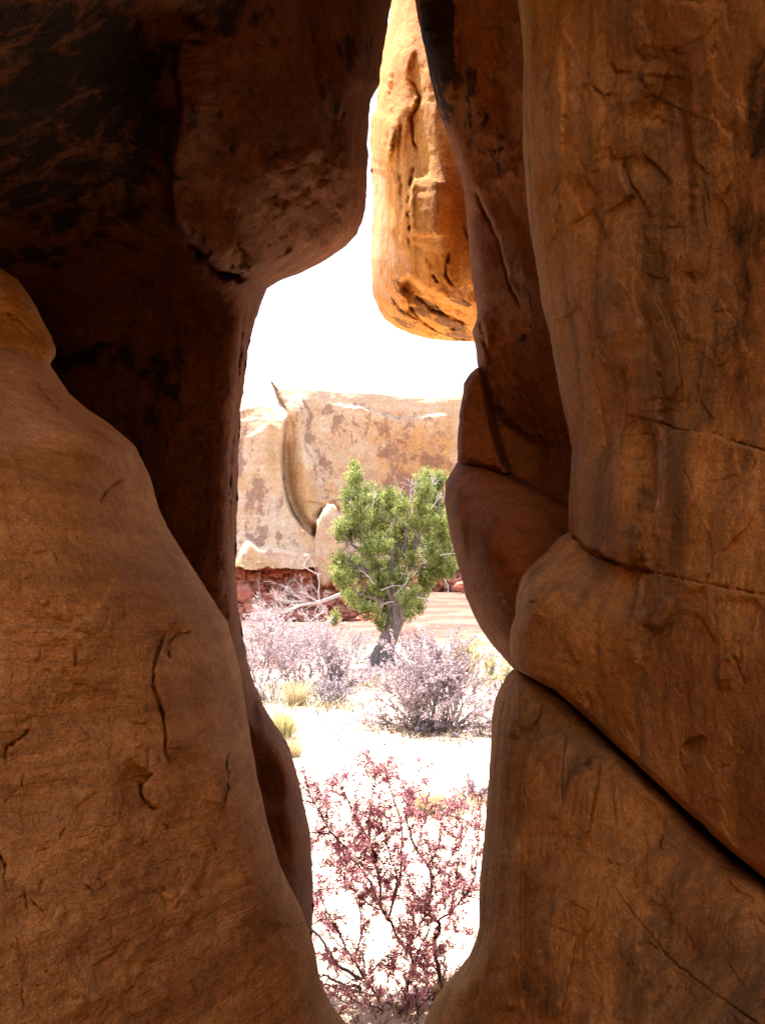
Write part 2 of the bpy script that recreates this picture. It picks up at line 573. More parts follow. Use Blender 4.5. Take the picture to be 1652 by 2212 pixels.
def build_rock(name, label, mat, y0, y1, left, right, ctrl, edges, feats=(), stains=(), pales=(), sp=4.6, back=(0, 0), thick=1.0,
               amp=(0.05, 0.02, 0.006), nscale=(1.6, 1.6, 1.6), jag=2.5, sil='', cat='rock', unit=1.0, seed=0.0, group=None, back2=(0, 0)):
    eL, eR = interp_edge(left), interp_edge(right)
    ys = rows_for(y0, y1, [e for e, c in ((eL, 'L'), (eR, 'R')) if c in sil] or [eL], sp)
    nr = len(ys)
    wmax = np.max(eR(ys) - eL(ys))
    nc = int(wmax / sp) + 2
    xl, xr = eL(ys), eR(ys)
    jn = np.stack([ys * 0.02, np.full(nr, 3.3 + seed), np.zeros(nr)], -1)
    if 'L' in sil: xl = xl + jag * fbm(jn, 1.0, 5, 0.65)
    if 'R' in sil: xr = xr + jag * fbm(jn, 1.0, 5, 0.65, 40.0)
    s = np.linspace(0, 1, nc)
    PX = xl[:, None] * (1 - s) + xr[:, None] * s
    PY = np.repeat(ys[:, None], nc, 1)
    P = np.stack([PX.ravel(), PY.ravel()], -1)
    base = tps(ctrl)(P)
    W0 = unproj(P[:, 0], P[:, 1], base)
    ns = np.asarray(nscale)
    d = base + amp[0] * unit * fbm(W0, ns / unit, 3, 0.5, seed) + amp[1] * unit * ridged(W0, ns * 3.1 / unit, 3, seed + 5) * fbm(W0, ns * 0.9 / unit, 2, 0.5, seed + 9) + amp[2] * unit * fbm(W0, ns * 14 / unit, 4, 0.6, seed + 2)
    d = d + feature_depth(P, feats)
    for poly, wd, dep in edges:
        ds, _, _ = poly_dist(P, poly)
        t = np.clip(ds / wd, 0, 1)
        d = d + dep * (1 - np.sqrt(np.clip(1 - (1 - t) ** 2, 0, 1)))
    D = d.reshape(nr, nc)
    V = unproj(P[:, 0], P[:, 1], d).reshape(nr, nc, 3)
    st = blob_mask(P, stains).reshape(nr, nc)
    pl = blob_mask(P, pales).reshape(nr, nc)
    K = 7
    colsL, colsR = [], []
    for k in range(1, K + 1):
        t = k / K
        sh = t ** 1.6
        ex = (fbm(np.concatenate([jn, jn])[:nr] * 3 + k * 0.35, 1.0, 3) * 10 * t)
        bR = back if 'R' in sil else back2
        bL = back if 'L' in sil else back2
        colsR.append(unproj(PX[:, -1] + bR[0] * sh - np.abs(ex) * ('R' in sil), ys + bR[1] * sh, D[:, -1] + thick * t))
        colsL.append(unproj(PX[:, 0] + bL[0] * sh + np.abs(ex) * ('L' in sil), ys + bL[1] * sh, D[:, 0] + thick * t))
    full = np.concatenate([np.stack(colsL[::-1], 1), V, np.stack(colsR, 1)], 1)
    wt = full.shape[1]
    stf = np.concatenate([np.repeat(st[:, :1], K, 1), st, np.repeat(st[:, -1:], K, 1)], 1)
    plf = np.concatenate([np.repeat(pl[:, :1], K, 1), pl, np.repeat(pl[:, -1:], K, 1)], 1)
    I = np.arange(nr * wt).reshape(nr, wt)
    In = np.roll(I, -1, 1)
    F = np.stack([I[:-1], I[1:], In[1:], In[:-1]], -1).reshape(-1, 4)
    VV = full.reshape(-1, 3)
    org = VV[:, :].mean(0)
    org[2] = VV[:, 2].min()
    o = mesh_obj(name, VV, [F], mat, origin=org, attrs={'stain_shade': stf.ravel(), 'pale': plf.ravel()}, ngons=[I[0], I[-1][::-1]])
    tag(o, label, cat, group)
    return o


# --- A: pale boulder-like wall, lower left, lit from behind the photographer
A_edge = [(-160, 640), (-40, 715), (0, 735), (60, 745), (100, 775), (150, 850), (190, 885), (232, 912), (292, 962), (325, 1030), (345, 1100), (362, 1140), (440, 1262), (492, 1345),
          (520, 1450), (536, 1560), (556, 1680), (580, 1785), (603, 1865), (650, 1962), (678, 2040), (690, 2110), (712, 2165), (752, 2215), (800, 2320), (830, 2500)]
A_feats = [
    ('step', [(358, 1368), (345, 1400), (334, 1440), (333, 1480), (345, 1512), (354, 1540), (358, 1580), (359, 1625), (372, 1652)][::-1], 0.035, 2.0, 45),
    ('groove', [(358, 1368), (345, 1400), (334, 1440), (333, 1480), (345, 1512), (354, 1540), (358, 1580), (359, 1625), (372, 1652)], 3.2, 0.057),
    ('step', [(412, 1366), (380, 1374), (365, 1390), (369, 1425)], -0.028, 2.0, 30),
    ('groove', [(412, 1366), (380, 1374), (365, 1390), (369, 1425)], 3.0, 0.042),
    ('step', [(328, 1672), (310, 1690), (304, 1715), (318, 1735), (338, 1747)], -0.035, 2.2, 40),
    ('groove', [(328, 1672), (310, 1690), (304, 1715), (318, 1735), (338, 1747)], 3.0, 0.048),
    ('step', [(497, 1618), (487, 1650), (493, 1690), (488, 1725), (476, 1758)], 0.03, 2.2, 30),
    ('groove', [(497, 1618), (487, 1650), (493, 1690), (488, 1725), (476, 1758)], 3.0, 0.048),
    ('groove', [(215, 1092), (232, 1062), (255, 1042), (275, 1030)], 3.0, 0.023),
    ('groove', [(0, 753), (20, 755), (40, 765)], 3.0, 0.038),
    ('groove', [(80, 830), (95, 850), (125, 880), (128, 893)], 3.0, 0.034),
    ('step', [(40, 700), (60, 770), (100, 850), (150, 900), (230, 960)], 0.03, 12, 60),
    ('step', [(90, 760), (120, 830), (180, 900), (240, 955), (270, 1000)], 0.03, 10, 50),
    ('groove', [(65, 1575), (45, 1595), (12, 1615), (14, 1650)], 3.0, 0.023),
    ('groove', [(0, 1845), (10, 1860), (12, 1880)], 3.0, 0.027),
    ('groove', [(163, 1405), (165, 1440)], 3.0, 0.019),
    ('groove', [(356, 1780), (364, 1792)], 3.0, 0.019),
    ('groove', [(460, 1820), (468, 1840)], 3.0, 0.015),
    ('groove', [(530, 1885), (540, 1915)], 3.0, 0.015),
    ('groove', [(352, 1915), (358, 1965)], 3.0, 0.011),
    ('groove', [(185, 1912), (205, 1930)], 3.0, 0.015),
    ('step', [(0, 1350), (60, 1355), (140, 1365), (190, 1330), (230, 1290), (270, 1200)], 0.012, 4, 60),
    ('step', [(160, 1920), (250, 1925), (330, 1910)], 0.01, 3, 40),
    ('bump', 190, 1545, 110, 60, -0.02, 0), ('bump', 400, 1250, 80, 160, 0.05, 30), ('bump', 120, 1150, 160, 200, 0.05, 0),
] + random_flakes(110, (0, 950, 560, 2200), 95, 35, 55, 0.006, 11) + random_cracks(46, (0, 1150, 600, 2200), 95, 40, 34, 0.010, 13) + random_cracks(30, (0, 1150, 600, 2200), 30, 40, 26, 0.008, 14) + random_flakes(50, (0, 1000, 650, 2200), -35, 14, 60, 0.004, 15) + random_flakes(40, (0, 1150, 620, 2200), 5, 15, 90, 0.006, 12)
build_rock('sandstone_wall', 'large smooth tan sandstone wall with curved flake cracks filling the lower left corner', M['lit_wall'],
           600, 2480, [(-560, 500), (-560, 2500)], A_edge,
           [(-300, 600, 1.62), (0, 735, 1.86), (100, 850, 1.80), (0, 850, 1.66), (-300, 1000, 1.25), (0, 1000, 1.48), (200, 1000, 1.66), (300, 1100, 1.76), (0, 1300, 1.34), (250, 1300, 1.48), (400, 1330, 1.68), (0, 1700, 1.24),
            (300, 1700, 1.40), (500, 1600, 1.64), (-300, 2200, 1.0), (0, 2200, 1.14), (350, 2150, 1.36), (600, 2100, 1.62), (720, 2300, 1.72)],
           [(A_edge, 95, 0.26), (A_edge[9:16], 165, 0.20)], A_feats, stains=[(190, 1545, 120, 75, 0.30), (400, 1225, 40, 150, 0.26, -30), (300, 1010, 60, 40, 0.25, 40), (300, 2100, 350, 150, 0.15), (110, 2000, 150, 60, 0.15)],  # slanting band by the edge: varnish plus painted shade of the turned-away side
           pales=[(60, 850, 260, 150, 0.62), (240, 960, 80, 50, 0.45, 35), (150, 1080, 160, 120, 0.2), (100, 1780, 60, 60, 0.3, 40), (130, 1350, 200, 20, 0.3), (20, 720, 90, 50, 0.45), (190, 1900, 60, 14, 0.3)],  # large upper patch paints the skylit top paler
           back=(-70, 0), thick=0.9, amp=(0.05, 0.015, 0.0035), nscale=(2.2, 2.2, 3.0), sil='R', jag=2, seed=1.0, sp=3.3)

# --- A2: rounded shoulder behind it
A2_edge = [(-140, 520), (-40, 562), (0, 577), (38, 603), (62, 635), (82, 668), (98, 702), (112, 728), (122, 752), (121, 768), (109, 786), (112, 805), (150, 850), (170, 900), (190, 1000)]
build_rock('boulder', 'dark brown rounded rock shoulder at the left frame edge above the tan wall', M['lit_wall'],
           530, 990, [(-300, 500), (-300, 1000)], A2_edge, [(-300, 600, 1.95), (0, 600, 2.1), (60, 720, 2.05), (-200, 900, 1.95), (100, 900, 2.1), (0, 750, 1.98)],
           [(A2_edge, 40, 0.14)], [('groove', [(85, 708), (105, 707), (122, 706)], 2, 0.012), ('groove', [(-40, 680), (0, 684), (35, 680)], 3, 0.02), ('bump', 95, 760, 28, 30, 0.05, 0), ('step', [(0, 684), (40, 690), (90, 740), (110, 790)], -0.03, 6, 40)],
           stains=[(40, 620, 90, 60, 0.25)], back=(-40, 0), thick=0.6, amp=(0.03, 0.015, 0.004), nscale=(3, 3, 3), sil='R', jag=2, seed=4.0)

# --- B: dark overhanging wall, upper left, down to the foot of the opening
B_edge = [(850, -700), (852, -300), (846, 0), (836, 60), (826, 130), (818, 185), (803, 215), (799, 245), (794, 290), (795, 340), (792, 400), (790, 450), (785, 475), (770, 505), (748, 532), (715, 555), (690, 570),
          (650, 590), (605, 606), (577, 624), (566, 650), (556, 678), (547, 712), (538, 745), (530, 800), (524, 860), (520, 900), (515, 990), (513, 1080), (510, 1190), (511, 1260), (516, 1310), (525, 1380), (536, 1430),
          (551, 1480), (572, 1525), (596, 1565), (618, 1603), (634, 1640), (646, 1690), (660, 1745), (670, 1800), (674, 1860), (676, 1920), (677, 1975), (672, 2030), (690, 2110), (712, 2160), (735, 2212), (760, 2300), (790, 2450)]
nose = [(372, 100), (378, 160), (390, 220), (380, 300), (368, 350), (366, 410), (372, 470), (392, 498), (418, 525), (445, 558), (480, 585), (520, 597), (545, 590), (575, 560)]
B_feats = [
    ('step', nose[::-1], 0.17, 7, 70), ('bump', 500, 330, 120, 210, 0.10, 0),
    ('groove', [(405, 495), (425, 530), (455, 565), (490, 590), (530, 596)], 13, 0.14),
    ('groove', [(700, 90), (690, 150), (695, 200), (715, 255), (735, 258), (742, 225)], 4, 0.02),
    ('step', [(742, 130), (750, 200), (735, 258), (712, 255), (697, 210), (690, 150)], 0.03, 3, 30),
    ('groove', [(640, 365), (620, 368), (600, 372)], 2.5, 0.012),
    ('groove', [(530, 640), (522, 720), (515, 800), (505, 900), (498, 1000), (495, 1100), (497, 1200)], 4, 0.03),
    ('step', [(530, 640), (522, 720), (515, 800), (505, 900), (498, 1000), (495, 1100), (497, 1200)], 0.03, 3, 40),
    ('groove', [(548, 650), (540, 700), (528, 760)], 3, 0.02), ('groove', [(470, 1040), (462, 1150), (468, 1240)], 3, 0.012),
    ('bump', 585, 1690, 26, 52, -0.11, -12), ('bump', 600, 1805, 20, 45, -0.07, -14), ('bump', 548, 1530, 12, 36, -0.06, -10),
    ('groove', [(452, 110), (458, 150), (470, 185), (465, 230)], 2.5, 0.01), ('groove', [(380, 92), (420, 96), (470, 90)], 5, 0.03),
    ('step', [(380, 92), (420, 98), (470, 90)], 0.04, 3, 60),
] + random_flakes(170, (560, 330, 790, 600), -42, 12, 34, 0.011, 21) + random_flakes(50, (400, 60, 790, 400), 60, 50, 50, 0.010, 22) + random_flakes(60, (430, 620, 560, 1500), 92, 8, 110, 0.008, 23) + random_flakes(30, (100, 600, 420, 1300), 15, 25, 80, 0.006, 24)
build_rock('overhanging_wall', 'dark black-stained overhanging sandstone wall forming the upper left side of the opening', M['varnish_shade_wall'],
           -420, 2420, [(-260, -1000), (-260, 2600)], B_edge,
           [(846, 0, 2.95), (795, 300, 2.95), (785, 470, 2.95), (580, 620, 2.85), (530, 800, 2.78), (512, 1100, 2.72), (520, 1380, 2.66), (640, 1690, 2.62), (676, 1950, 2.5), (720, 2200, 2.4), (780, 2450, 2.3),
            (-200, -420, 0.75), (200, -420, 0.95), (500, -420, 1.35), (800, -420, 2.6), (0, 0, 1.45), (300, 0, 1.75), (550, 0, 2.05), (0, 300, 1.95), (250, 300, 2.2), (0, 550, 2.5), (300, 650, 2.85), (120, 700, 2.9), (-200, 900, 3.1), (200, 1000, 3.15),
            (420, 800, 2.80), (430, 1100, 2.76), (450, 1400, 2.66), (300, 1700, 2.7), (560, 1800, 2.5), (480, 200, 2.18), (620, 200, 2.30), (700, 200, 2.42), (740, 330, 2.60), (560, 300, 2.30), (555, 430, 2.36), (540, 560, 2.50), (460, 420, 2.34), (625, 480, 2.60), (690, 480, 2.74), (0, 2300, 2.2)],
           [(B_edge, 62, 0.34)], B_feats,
           stains=[(130, 230, 330, 400, 0.60), (120, 250, 480, 480, 0.42), (330, 850, 170, 260, 0.36), (140, 110, 130, 110, 0.62), (250, 180, 130, 130, 0.66), (330, 330, 80, 100, 0.45), (180, 330, 90, 110, 0.45), (100, 480, 140, 120, 0.5), (270, 460, 80, 80, 0.42), (60, 300, 100, 150, 0.5), (480, 30, 120, 60, 0.6), (745, 120, 38, 55, 0.55, 10), (660, 70, 30, 80, 0.4),  # black varnish patches; the broad blobs also paint the overhang's shade
                   (330, 830, 60, 110, 0.5), (200, 780, 160, 60, 0.5), (320, 960, 70, 70, 0.42), (720, 210, 30, 60, 0.4), (590, 120, 40, 60, 0.35), (800, 150, 16, 150, 0.4)],  # blobs in the recess behind A paint its shade along with varnish
           pales=[(690, 470, 190, 200, 0.42), (560, 250, 220, 250, 0.25), (740, 300, 110, 220, 0.3)],  # nose and underside painted lighter where outside light reaches them
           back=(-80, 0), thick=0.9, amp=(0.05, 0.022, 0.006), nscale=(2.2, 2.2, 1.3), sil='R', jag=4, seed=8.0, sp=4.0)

# --- E: bright hanging fin beyond the slot
E_left = [(852, -400), (850, -60), (845, 0), (838, 50), (822, 115), (818, 180), (812, 235), (803, 250), (799, 300), (801, 345), (806, 420), (805, 480), (802, 520), (800, 560), (803, 605), (806, 640), (816, 668), (832, 690),
          (857, 708), (888, 722), (925, 732), (975, 737), (1028, 739), (1100, 741)]
E_feats = [
    ('step', [(880, 60), (895, 110), (885, 160), (905, 215), (885, 260), (900, 320)], 0.035, 5, 40),
    ('groove', [(880, 170), (905, 205), (902, 235), (886, 250), (892, 300), (903, 330)], 4, 0.05),
    ('step', [(898, 360), (886, 400), (882, 450), (888, 490), (884, 530)][::-1], 0.08, 3, 40),
    ('groove', [(898, 360), (886, 400), (882, 450), (890, 500), (884, 530)], 3.5, 0.05),
    ('groove', [(968, 540), (964, 580), (965, 605), (980, 615)], 3, 0.05), ('groove', [(935, 590), (945, 610)], 3, 0.04),
    ('groove', [(1000, 490), (1015, 520), (1022, 550)], 4, 0.06),
    ('step', [(850, 120), (840, 200), (850, 300), (838, 380)], 0.06, 5, 50),
    ('step', [(905, 20), (925, 120), (940, 240), (960, 330), (990, 480)], 0.03, 14, 60), ('groove', [(848, 60), (838, 160), (842, 260), (832, 340)], 7, 0.03), ('groove', [(868, 250), (862, 330), (868, 420), (860, 520)], 6, 0.025), ('bump', 880, 420, 16, 150, 0.04, 4), ('bump', 950, 470, 22, 130, 0.04, -8),
    ('step', [(830, 640), (880, 600), (940, 640), (1040, 680)], -0.10, 10, 60), ('bump', 925, 480, 50, 110, 0.12, 5), ('bump', 850, 300, 30, 140, 0.10, 0),
    ('groove', [(900, 640), (940, 670), (1010, 700)], 5, 0.05), ('groove', [(880, 660), (920, 700), (960, 722)], 4, 0.04),
] + random_flakes(26, (815, 0, 1000, 620), 86, 7, 110, 0.010, 38) + random_flakes(20, (820, 600, 1030, 730), 30, 10, 60, 0.03, 32)
build_rock('rock_fin', 'glowing orange rock fin hanging in daylight beyond the slot, with rounded brown-stained underside', M['glow_fin'],
           -380, 740, E_left, [(1180, -400), (1180, 800)],
           [(848, -300, 5.08), (1100, -300, 4.27), (845, 0, 4.89), (810, 230, 4.83), (803, 420, 4.77), (802, 560, 4.71), (900, 200, 4.52), (930, 400, 4.40), (900, 500, 4.46), (960, 600, 4.34), (870, 620, 4.53), (1030, 500, 4.21), (1030, 640, 4.24), (1150, 600, 4.15),
            (900, 700, 4.65), (1000, 720, 4.58), (850, 690, 4.71)],
           [(E_left, 60, 0.40)], E_feats,
           stains=[(905, 650, 75, 14, 0.62, 28), (950, 690, 90, 13, 0.62, 22), (880, 690, 50, 22, 0.5, 25), (850, 630, 35, 40, 0.38), (990, 650, 50, 9, 0.5, 18), (1000, 725, 60, 14, 0.5, 5), (920, 715, 60, 10, 0.4)],
           pales=[(815, 480, 26, 200, 0.5), (850, 590, 45, 90, 0.42), (960, 480, 40, 100, 0.35), (880, 60, 20, 80, 0.2), (990, 600, 40, 90, 0.3)],  # long left-edge patch paints its skylit rim
           back=(75, -45), thick=1.2, amp=(0.05, 0.014, 0.006), nscale=(3.2, 3.2, 0.5), sil='L', jag=4, seed=12.0, sp=3.6)

# --- D1, D2, D3: blocks on the right, inside the slot
D1_left = [(870, -500), (880, -120), (896, 0), (905, 50), (918, 110), (930, 175), (945, 235), (962, 285), (980, 330), (993, 375), (1003, 420), (1009, 480), (1013, 540), (1019, 600), (1027, 655), (1029, 690), (1020, 715), (1026, 750), (1031, 790),
           (1036, 830), (1043, 870), (1050, 910), (1062, 960), (1070, 1000), (1075, 1020), (1120, 1045), (1175, 1068), (1240, 1095)]
D1_feats = [
    ('groove', [(1025, 405), (1042, 450), (1062, 490), (1078, 520), (1090, 580), (1105, 630), (1128, 670)], 4.5, 0.06),
    ('step', [(1025, 405), (1042, 450), (1062, 490), (1078, 520), (1090, 580), (1105, 630), (1128, 670)], -0.05, 3, 60),
    ('step', [(985, 60), (978, 130), (985, 200), (970, 260)], 0.05, 8, 60),
    ('groove', [(1035, 690), (1045, 740), (1058, 790), (1050, 760)], 4, 0.04), ('step', [(1040, 670), (1060, 720), (1055, 790)], 0.03, 3, 25),
    ('bump', 1130, 960, 90, 130, -0.16, -10), ('bump', 1090, 200, 60, 200, -0.05, 0), ('step', [(1060, 390), (1100, 360), (1135, 335)], 0.02, 4, 50),
    ('step', [(1060, 850), (1090, 910), (1150, 950), (1215, 960)], -0.05, 12, 80), ('step', [(985, 0), (1000, 50), (985, 90)], 0.03, 3, 30),
] + random_flakes(60, (1000, 420, 1120, 1000), 75, 12, 70, 0.009, 41) + random_flakes(24, (960, 0, 1140, 400), 70, 40, 60, 0.012, 42)
build_rock('leaning_slab', 'tall red-brown rock slab with a long dark crack, leaning between the orange fin and the streaked wall', M['red_wall'],
           -420, 1094, D1_left, [(1330, -500), (1330, 1200)],
           [(880, -300, 2.7), (896, 0, 2.75), (980, 330, 2.75), (1010, 500, 2.78), (1028, 700, 2.75), (1050, 900, 2.68), (1075, 1020, 2.62), (1100, 0, 2.3), (1130, 300, 2.32), (1120, 600, 2.36), (1200, 800, 2.40), (1200, 1000, 2.46), (1330, 600, 2.2),
            (1330, 1000, 2.2), (1300, -300, 2.0), (1000, 100, 2.55), (1060, 600, 2.6), (1200, 1090, 2.46), (1120, 850, 2.52)],
           [(D1_left[:23], 30, 0.16)], D1_feats,
           stains=[(945, 60, 42, 150, 0.75), (965, 200, 35, 90, 0.6), (1010, 180, 40, 60, 0.42), (1050, 300, 50, 60, 0.45), (1062, 370, 40, 28, 0.4), (1020, 250, 50, 40, 0.4), (1130, 960, 100, 70, 0.35), (1140, 700, 40, 150, 0.35), (1060, 130, 60, 40, 0.3)],
           back=(60, 0), thick=1.0, amp=(0.045, 0.02, 0.006), nscale=(2.2, 2.2, 1.3), sil='L', jag=2.5, seed=16.0)

D2_left = [(1029, 794), (1016, 806), (1002, 828), (997, 862), (992, 900), (988, 950), (987, 995), (1000, 1000), (1075, 1022)]
D2_right = [(1033, 794), (1040, 830), (1047, 870), (1056, 910), (1068, 960), (1082, 1000), (1095, 1022)]
build_rock('wedge_block', 'narrow upright wedge block of red-brown rock standing above the bulging boulder', M['red_wall'],
           794, 1021, D2_left, D2_right, [(1010, 820, 2.62), (1000, 900, 2.56), (990, 990, 2.52), (1040, 880, 2.56), (1060, 980, 2.52), (1080, 1020, 2.50)],
           [(D2_left, 22, 0.10), (D2_right, 7, 0.03)], random_flakes(16, (990, 800, 1060, 1000), 80, 25, 50, 0.008, 51), back=(30, 10), back2=(60, 0), thick=0.5, amp=(0.02, 0.012, 0.004), nscale=(4, 4, 3), sil='L', jag=3, seed=19.0, sp=3.4)

D3_left = [(987, 998), (975, 1018), (963, 1040), (960, 1075), (964, 1120), (973, 1160), (984, 1200), (994, 1240), (1004, 1285), (1020, 1320), (1038, 1358), (1066, 1398), (1098, 1434), (1140, 1480), (1200, 1560), (1260, 1640)]
D3_right = [(990, 998), (1030, 1008), (1075, 1024), (1120, 1047), (1175, 1070), (1240, 1098), (1300, 1120), (1340, 1180), (1340, 1650)]
D3_feats = [('step', [(985, 1010), (1000, 1100), (1010, 1200), (1000, 1260)], 0.03, 8, 50), ('bump', 1100, 1200, 120, 120, 0.12, 0), ('groove', [(960, 1060), (1000, 1075), (1060, 1090)], 3, 0.008)] + random_flakes(40, (970, 1050, 1200, 1420), 55, 25, 60, 0.007, 61)
build_rock('boulder', 'smooth bulging red-brown boulder wedged between the juniper view and the streaked right wall', M['red_wall'],
           998, 1600, D3_left, D3_right,
           [(987, 1000, 2.46), (962, 1060, 2.40), (990, 1220, 2.34), (1040, 1360, 2.32), (1098, 1434, 2.30), (1075, 1024, 2.44), (1220, 1090, 2.38), (1100, 1120, 2.22), (1100, 1250, 2.16), (1060, 1180, 2.2), (1200, 1250, 2.12), (1300, 1400, 2.1), (1260, 1640, 2.2), (1340, 1200, 2.15)],
           [(D3_left, 75, 0.30), (D3_right[:7], 22, 0.08)], D3_feats, back=(55, 0), back2=(30, -110), thick=0.9, amp=(0.035, 0.012, 0.004), nscale=(2.4, 2.4, 2.4), sil='L', jag=2.5, seed=23.0,
           stains=[(1150, 1100, 90, 40, 0.2, 20)])

# --- C: big streaked wall, right
C_left = [(1085, -700), (1105, -200), (1118, 0), (1126, 60), (1131, 140), (1128, 200), (1128, 300), (1134, 400), (1140, 470), (1152, 540), (1162, 600), (1170, 660), (1186, 720), (1200, 800), (1213, 870), (1226, 920), (1234, 965), (1233, 1020), (1228, 1080), (1225, 1140), (1229, 1149),
          (1205, 1162), (1184, 1188), (1160, 1207), (1138, 1226), (1122, 1252), (1115, 1290), (1113, 1325), (1103, 1358), (1100, 1395), (1101, 1430), (1106, 1443), (1150, 1466), (1200, 1492), (1255, 1540), (1310, 1592), (1380, 1655), (1450, 1722), (1500, 1768), (1515, 1778), (1540, 1806), (1590, 1848), (1652, 1898), (1760, 1985), (1900, 2100), (2000, 2180)]
crack12 = [(1229, 1150), (1245, 1166), (1262, 1182), (1300, 1204), (1332, 1216), (1360, 1225), (1412, 1238)]
C_feats = [
    ('groove', crack12, 5, 0.06), ('step', crack12, -0.05, 3, 70), ('groove', [(1405, 1236), (1460, 1247), (1530, 1262), (1600, 1275), (1680, 1290)], 2.2, 0.014),
    ('groove', [(1340, 893), (1380, 905), (1430, 914), (1470, 930), (1500, 930), (1545, 938), (1590, 957), (1680, 980)], 2.6, 0.022), ('step', [(1430, 914), (1470, 930), (1500, 930), (1545, 938), (1590, 957), (1680, 980)], 0.015, 2.2, 35),
    ('groove', [(1262, 655), (1272, 690), (1278, 740), (1288, 800)], 3, 0.022), ('step', [(1250, 640), (1265, 665), (1275, 740), (1290, 800)], -0.03, 3, 60),
    ('groove', [(1290, 830), (1297, 880), (1305, 930), (1310, 965)], 2.6, 0.015),
    ('step', [(1400, 620), (1420, 650), (1440, 690), (1462, 750), (1470, 820), (1475, 890)], 0.05, 5, 60),
    ('step', [(1362, 185), (1372, 230), (1400, 280), (1435, 310)], 0.02, 5, 60), ('step', [(1345, 330), (1360, 390), (1390, 440), (1410, 480)], -0.018, 3, 50),
    ('step', [(1385, 330), (1425, 365), (1455, 400)], -0.018, 3, 35),
    ('step', [(1215, 385), (1235, 420), (1262, 470)], 0.025, 3, 40), ('step', [(1280, 445), (1300, 480), (1312, 520)], -0.025, 3, 40), ('step', [(1340, 345), (1350, 395), (1375, 430)], 0.04, 3, 40),
    ('step', [(1320, 590), (1345, 625), (1380, 680), (1395, 740)], 0.035, 4, 70), ('step', [(1390, 880), (1415, 940), (1418, 1040), (1405, 1120)], -0.04, 6, 40),
    ('step', [(1400, 720), (1420, 790), (1425, 880), (1430, 960)], 0.035, 5, 40), ('step', [(1210, 100), (1215, 250), (1212, 380)], 0.03, 6, 50), ('step', [(1140, 470), (1215, 390)], 0.012, 3, 50),
    ('step', [(1500, 100), (1480, 240), (1495, 400), (1500, 560)], -0.03, 12, 80), ('step', [(1360, 240), (1420, 60), (1430, -50)], 0.02, 12, 120),
    ('groove', [(1150, 1300), (1142, 1302), (1158, 1300)], 4, 0.03), ('groove', [(1185, 1190), (1200, 1210), (1210, 1230)], 2.4, 0.010),
    ('step', [(1415, 1285), (1440, 1290), (1450, 1305), (1440, 1345), (1425, 1375)], 0.03, 4, 40),
    ('groove', [(1547, 1490), (1545, 1450), (1555, 1420), (1575, 1412), (1590, 1425), (1600, 1470)], 2.6, 0.014), ('step', [(1547, 1490), (1545, 1450), (1555, 1420), (1575, 1412), (1590, 1425)], 0.02, 3, 30),
    ('groove', [(1596, 1370), (1598, 1440), (1606, 1480)], 2.2, 0.01), ('step', [(1468, 1615), (1490, 1595), (1515, 1590), (1530, 1600)], -0.03, 3, 30), ('groove', [(1466, 1610), (1470, 1650), (1482, 1675)], 2.5, 0.010),
    ('groove', [(1550, 1660), (1560, 1650), (1575, 1655)], 2.5, 0.012), ('step', [(1376, 1130), (1385, 1190), (1400, 1210)], 0.03, 4, 30),
    ('bump', 1170, 1290, 60, 70, 0.05, 0), ('bump', 1300, 700, 70, 200, 0.05, 0), ('bump', 1230, 250, 70, 260, 0.05, 0),
    ('bump', 1330, 1110, 40, 120, 0.05, 0), ('bump', 1440, 200, 60, 150, -0.04, 10), ('bump', 1560, 600, 60, 300, -0.05, 0), ('bump', 1480, 1000, 40, 120, 0.04, 0),
] + random_flakes(46, (1190, 100, 1600, 900), 64, 9, 80, 0.008, 76) + random_cracks(16, (1170, 100, 1640, 1200), 66, 12, 36, 0.008, 74) + random_cracks(14, (1120, 1260, 1640, 1800), 75, 30, 34, 0.008, 75) + random_flakes(60, (1200, 0, 1640, 1250), 88, 5, 140, 0.009, 72) + random_flakes(60, (1120, 1260, 1640, 1800), 80, 16, 70, 0.009, 73)
